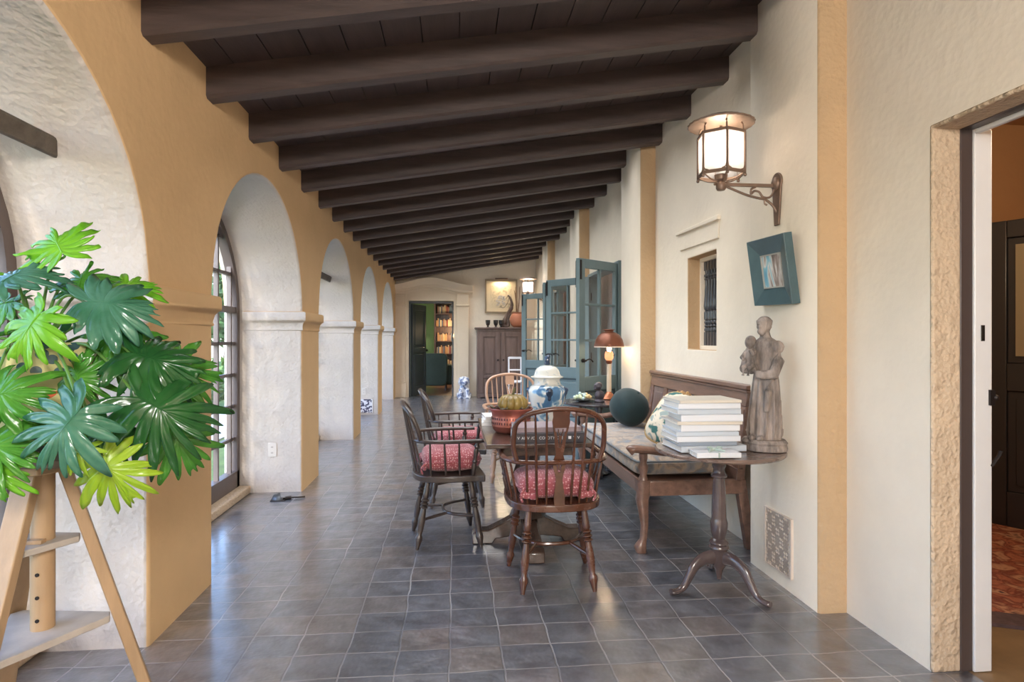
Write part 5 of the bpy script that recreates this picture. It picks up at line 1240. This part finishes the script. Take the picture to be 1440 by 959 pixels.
MB().lathe([(.09,0),(.10,.008),(.13,.06),(.155,.13),(.168,.2),(.172,.25),(.17,.30),(.176,.315),(.18,.325),(.174,.332),(.162,.325),(.158,.29),(0,.285)], n=48).build('pot', m_pot, PH)
MB().lathe([(0,.295),(.10,.296),(.157,.288)], n=24).build('soil', M('potting_soil', srgb(64,48,38), .95, var=.4, vs=30, bump=.8), PH)
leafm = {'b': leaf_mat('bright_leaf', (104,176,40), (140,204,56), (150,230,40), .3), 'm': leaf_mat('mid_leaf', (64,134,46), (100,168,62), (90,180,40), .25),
         'd': leaf_mat('dark_leaf', (34,84,44), (54,112,54), (50,130,40), .22), 'g': leaf_mat('sky_sheen_leaf', (56,116,84), (98,154,130), (80,150,90), .2), 'y': leaf_mat('lime_leaf', (150,190,40), (176,206,60), (190,230,50), .35)}
m_pet = M('petiole', srgb(96, 140, 62), .4, var=.15)
def leaf_mesh(size, seed, droop=.25, fold=.25, nl=8, cut=.6):
    """split philodendron blade: origin at the petiole joint, tip along +Y, face +Z"""
    r = random.Random(seed); NA, NR = 260, 8; vs = []; fs = []; AM = math.radians(165)
    # lobes on each side: centre angle, reach, half width, droop and sideways sweep
    lob = []
    for sg in (-1, 1):
        for k in range(nl):
            c = AM*((k+.5+r.uniform(-.16,.16))/nl)**1.02
            env = interp([(0,.64),(.5,.78),(.9,.90),(1.4,.92),(2.0,.80),(2.5,.66),(2.9,.5)], c)
            lob.append((sg*c, env*r.uniform(.82,1.12), AM/nl*.5*r.uniform(.85,1.15), r.uniform(-.26,.16), r.uniform(-.12,.10)))
    lob.append((0., .70, .16, -.1, r.uniform(-.08,.08)))
    for i in range(NA+1):
        a = (-1+2*i/NA)*AM
        best = None
        for L_ in lob:
            u = abs(a-L_[0])/L_[2]
            if best is None or u < best[0]: best = (u, L_)
        u, (c, reach, hw, tl, sw) = best
        k = max(0, 1-min(u, 1.25)**1.6)
        k = k + .26*max(0, math.cos((a-c)/hw*4.2+seed))*(1-k)*min(1, k*4)
        R = size*reach*((1-cut)+cut*k)
        m = .36*size*max(0, math.cos(a*.56))
        for j in range(NR+1):
            t = j/NR; rr = R*t; d = math.hypot(rr*math.sin(a), m+rr*math.cos(a))/size; f = rr/size
            e = max(0, f-(1-cut)*reach*.8)
            aa = a*(1-.13*t*t) + sw*e*1.5
            x, y = rr*math.sin(aa), m+rr*math.cos(aa)
            z = -droop*size*d*d - fold*size*abs(math.sin(a))*f*.6 + .03*size
            z += size*.09*f*(k-.45) + size*tl*e*1.8
            z += size*.05*e*math.sin(a*37+seed*2+f*11) + size*.07*noise.noise(Vector((x/size*3.2+seed*3, y/size*3.2, 0)))*f
            z -= size*.34*max(0,f-.5)**1.3*(1+.7*math.sin(seed+a*5))
            vs.append((x, y, z))
    n = NR+1
    for i in range(NA):
        for j in range(NR): fs.append((i*n+j, i*n+j+1, (i+1)*n+j+1, (i+1)*n+j))
    return vs, fs
CAMZ = 1.3; CF = 850.; PSI = math.atan(82/CF)
def at(px, py, Y):
    u, v = (px-720)/CF, (476-py)/CF; dx, dy = math.sin(PSI)+u*math.cos(PSI), math.cos(PSI)-u*math.sin(PSI)
    return Vector((dx*Y/dy, Y, CAMZ+v*Y/dy))
ORI = Vector((PX, PY, PZ))
def leaf(px, py, Y, size, tip, nrm, kind, seed, droop=.2, fold=.2, cut=.6, nl=7, root=(0,0)):
    """tip: degrees in the plane facing the loggia (0 right, 90 up); nrm: (right, towards viewer, up)"""
    p = at(px, py, Y)-ORI; t = math.radians(tip)
    y = Vector((math.cos(t), 0, math.sin(t))); z = Vector((nrm[0], -nrm[1], nrm[2])).normalized()
    y = (y - z*y.dot(z)).normalized(); x = y.cross(z).normalized()
    vs, fs = leaf_mesh(size, seed, droop, fold, nl, cut)
    R = Matrix((x, y, z)).transposed()
    mb = MB().add([R @ Vector(v)+p for v in vs], fs)
    o = mb.build('leaf', leafm[kind], PH, sharp=80, solid=.0012, weld=True)
    r0 = Vector((root[0], root[1], .28)); mid = r0.lerp(p, .5)+Vector((0,0,.10))
    MB().tube(smooth_path([r0, mid, p-z*.012, p+y*size*.02-z*.002], 6), [.0052-.002*i/18 for i in range(19)], 8).build('petiole', m_pet, o)
    mb = MB(); mb.tube([p+R@Vector((0,s*size,-droop*size*s*s+.03*size+.001)) for s in (.0,.1,.2,.3,.4,.55)], [.0028,.0026,.0022,.0018,.0012,.0007], 6)
    mb.build('midrib', leafm[kind], o)
leaf( 88,357,1.95,0.144,118,(.05,.75,.6),'b',1,.10,.12)
leaf( 58,442,1.78,0.131,248,(-.15,.85,.45),'b',2,.25,.2)
leaf(125,425,1.88,0.167, 8,(.2,.75,.55),'g',3,.25,.2)
leaf(112,405,1.98,0.117,100,(.0,.75,.6),'m',4,.2,.2)
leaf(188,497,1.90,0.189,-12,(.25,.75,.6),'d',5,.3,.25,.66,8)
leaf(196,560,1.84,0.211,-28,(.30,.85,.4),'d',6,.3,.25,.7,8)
leaf(112,578,1.68,0.167,238,(.1,.9,.35),'g',7,.3,.2,.68)
leaf(146,642,1.80,0.140,-62,(.15,.8,.2),'y',8,.35,.15,.72)
leaf( 4,398,1.85,0.135,80,(-.1,.6,.7),'g',9,.2,.2)
leaf(-22,560,1.72,0.144, 15,(-.1,.8,.5),'m',10,.25,.2,.6)
leaf(-30,622,1.70,0.144,-20,(-.1,.8,.5),'m',11,.25,.2,.6)
leaf(238,600,2.02,0.153,-60,(.3,.8,.3),'m',12,.3,.2,.6)
leaf(225,520,2.08,0.180, 10,(.3,.7,.5),'m',13,.3,.2,.6,9)
leaf(105,520,1.90,0.108,-60,(.0,.9,.4),'m',14,.25,.2)
leaf(150,470,1.97,0.144,-50,(.1,.7,.6),'m',15,.25,.2)
leaf(165,410,2.05,0.117, 45,(.2,.75,.6),'b',16,.25,.2)
leaf( 20,425,1.95,0.117,190,(-.1,.6,.7),'m',17,.25,.2)
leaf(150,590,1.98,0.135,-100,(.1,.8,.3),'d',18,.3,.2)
leaf(120,628,1.74,0.072,-120,(.1,.8,.4),'y',19,.3,.2)
leaf( -5,650,1.72,0.090,-80,(.0,.9,.3),'b',20,.3,.2)
leaf(-25,480,2.05,0.162,170,(-.2,.7,.6),'m',21,.3,.2)
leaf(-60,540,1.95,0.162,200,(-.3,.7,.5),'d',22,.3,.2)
leaf(-50,400,2.10,0.144,120,(-.2,.5,.8),'b',23,.2,.2)
# ---------------------------------------------------------------- daylight, lamps, added fill lights, camera
w = bpy.data.worlds.new('sky'); sc.world = w; w.use_nodes = True
N = w.node_tree.nodes; L = w.node_tree.links; N.clear()
out = N.new('ShaderNodeOutputWorld'); bg = N.new('ShaderNodeBackground'); sky = N.new('ShaderNodeTexSky')
sky.sky_type = 'NISHITA'; sky.sun_disc = False; sky.sun_elevation = math.radians(38); sky.sun_rotation = math.radians(200); sky.air_density = 1; sky.dust_density = 1; sky.ozone_density = .6
tint = N.new('ShaderNodeMixRGB'); tint.blend_type = 'MULTIPLY'; tint.inputs[0].default_value = 1; tint.inputs[2].default_value = (.86,.97,1.12,1)
L.new(sky.outputs[0], tint.inputs[1]); L.new(tint.outputs[0], bg.inputs[0]); bg.inputs[1].default_value = .46; L.new(bg.outputs[0], out.inputs[0])
def sun(d, e, ang, col):
    l = bpy.data.lights.new('sun', 'SUN'); l.energy = e; l.angle = math.radians(ang); l.color = col
    o = bpy.data.objects.new('sun', l); COL.objects.link(o); o.rotation_euler = Vector(d).to_track_quat('-Z', 'Y').to_euler()
sun((.24, 1, -.42), .7, 3, (1, .9, .76))
for a, b in BAYS:    # sampling portals in the arches (give no light of their own)
    l = bpy.data.lights.new('arch_portal', 'AREA'); l.shape = 'RECTANGLE'; l.size = 2.4; l.size_y = b-a
    l.cycles.is_portal = True
    o = bpy.data.objects.new('arch_portal', l); COL.objects.link(o); o.location = (-1.90, (a+b)/2, 1.2); o.rotation_euler = (0, math.radians(-90), 0)
def point(name, loc, e, col, r=.08):
    l = bpy.data.lights.new(name, 'POINT'); l.energy = e; l.color = col; l.shadow_soft_size = r
    o = bpy.data.objects.new(name, l); COL.objects.link(o); o.location = loc
point('domed_lamp_light', (1.53,5.86,1.20), 5, (1,.74,.45), .04)
point('library_lamp', (.15,16.9,1.5), 22, (1,.72,.42), .1)
point('library_fill', (-1.2,16.2,2.6), 7, (1,.9,.75), .2)  # unseen light high in the green room, no fitting
point('study_fill', (3.1,2.2,2.5), 20, (1,.78,.52), .25)  # unseen light added to brighten the room behind the near doorway
point('parlour_fill', (3.8,8.9,2.6), 22, (1,.92,.85), .3)  # unseen light added inside the room beyond the glazed doors
point('fill_light_behind', (.35,-1.3,2.25), 150, (1,.96,.91), .28)  # added fill light, unseen behind the camera
for j in range(1, 16):    # added fill lights hidden up between the beams, no fittings
    y = 2.62+j*.655+.105+.275
    l = bpy.data.lights.new('beam_fill', 'AREA'); l.shape = 'RECTANGLE'; l.size = 2.4; l.size_y = .2; l.energy = 4.3; l.color = (.97,.98,1); l.spread = math.radians(115)
    o = bpy.data.objects.new('beam_fill', l); COL.objects.link(o); o.location = (.3, y, ceil_z(.3)-.02); o.rotation_euler = (0, -math.atan(SL), 0)
cam = bpy.data.cameras.new('camera'); co = bpy.data.objects.new('camera', cam); COL.objects.link(co)
cam.sensor_fit = 'HORIZONTAL'; cam.sensor_width = 36; cam.lens = 850/1440*36; cam.shift_y = -3.5/1440; cam.clip_start = .05; cam.clip_end = 200
co.location = (0,0,1.3); co.rotation_euler = (math.radians(90), 0, -PSI)
sc.camera = co
sc.view_settings.view_transform = 'Standard'; sc.view_settings.look = 'None'; sc.view_settings.gamma = 1; sc.view_settings.use_curve_mapping = False
sc.view_settings.exposure = 1.5
sc.cycles.use_denoising = True
sc.cycles.max_bounces = 14; sc.cycles.diffuse_bounces = 8; sc.cycles.transparent_max_bounces = 24; sc.cycles.sample_clamp_indirect = 6
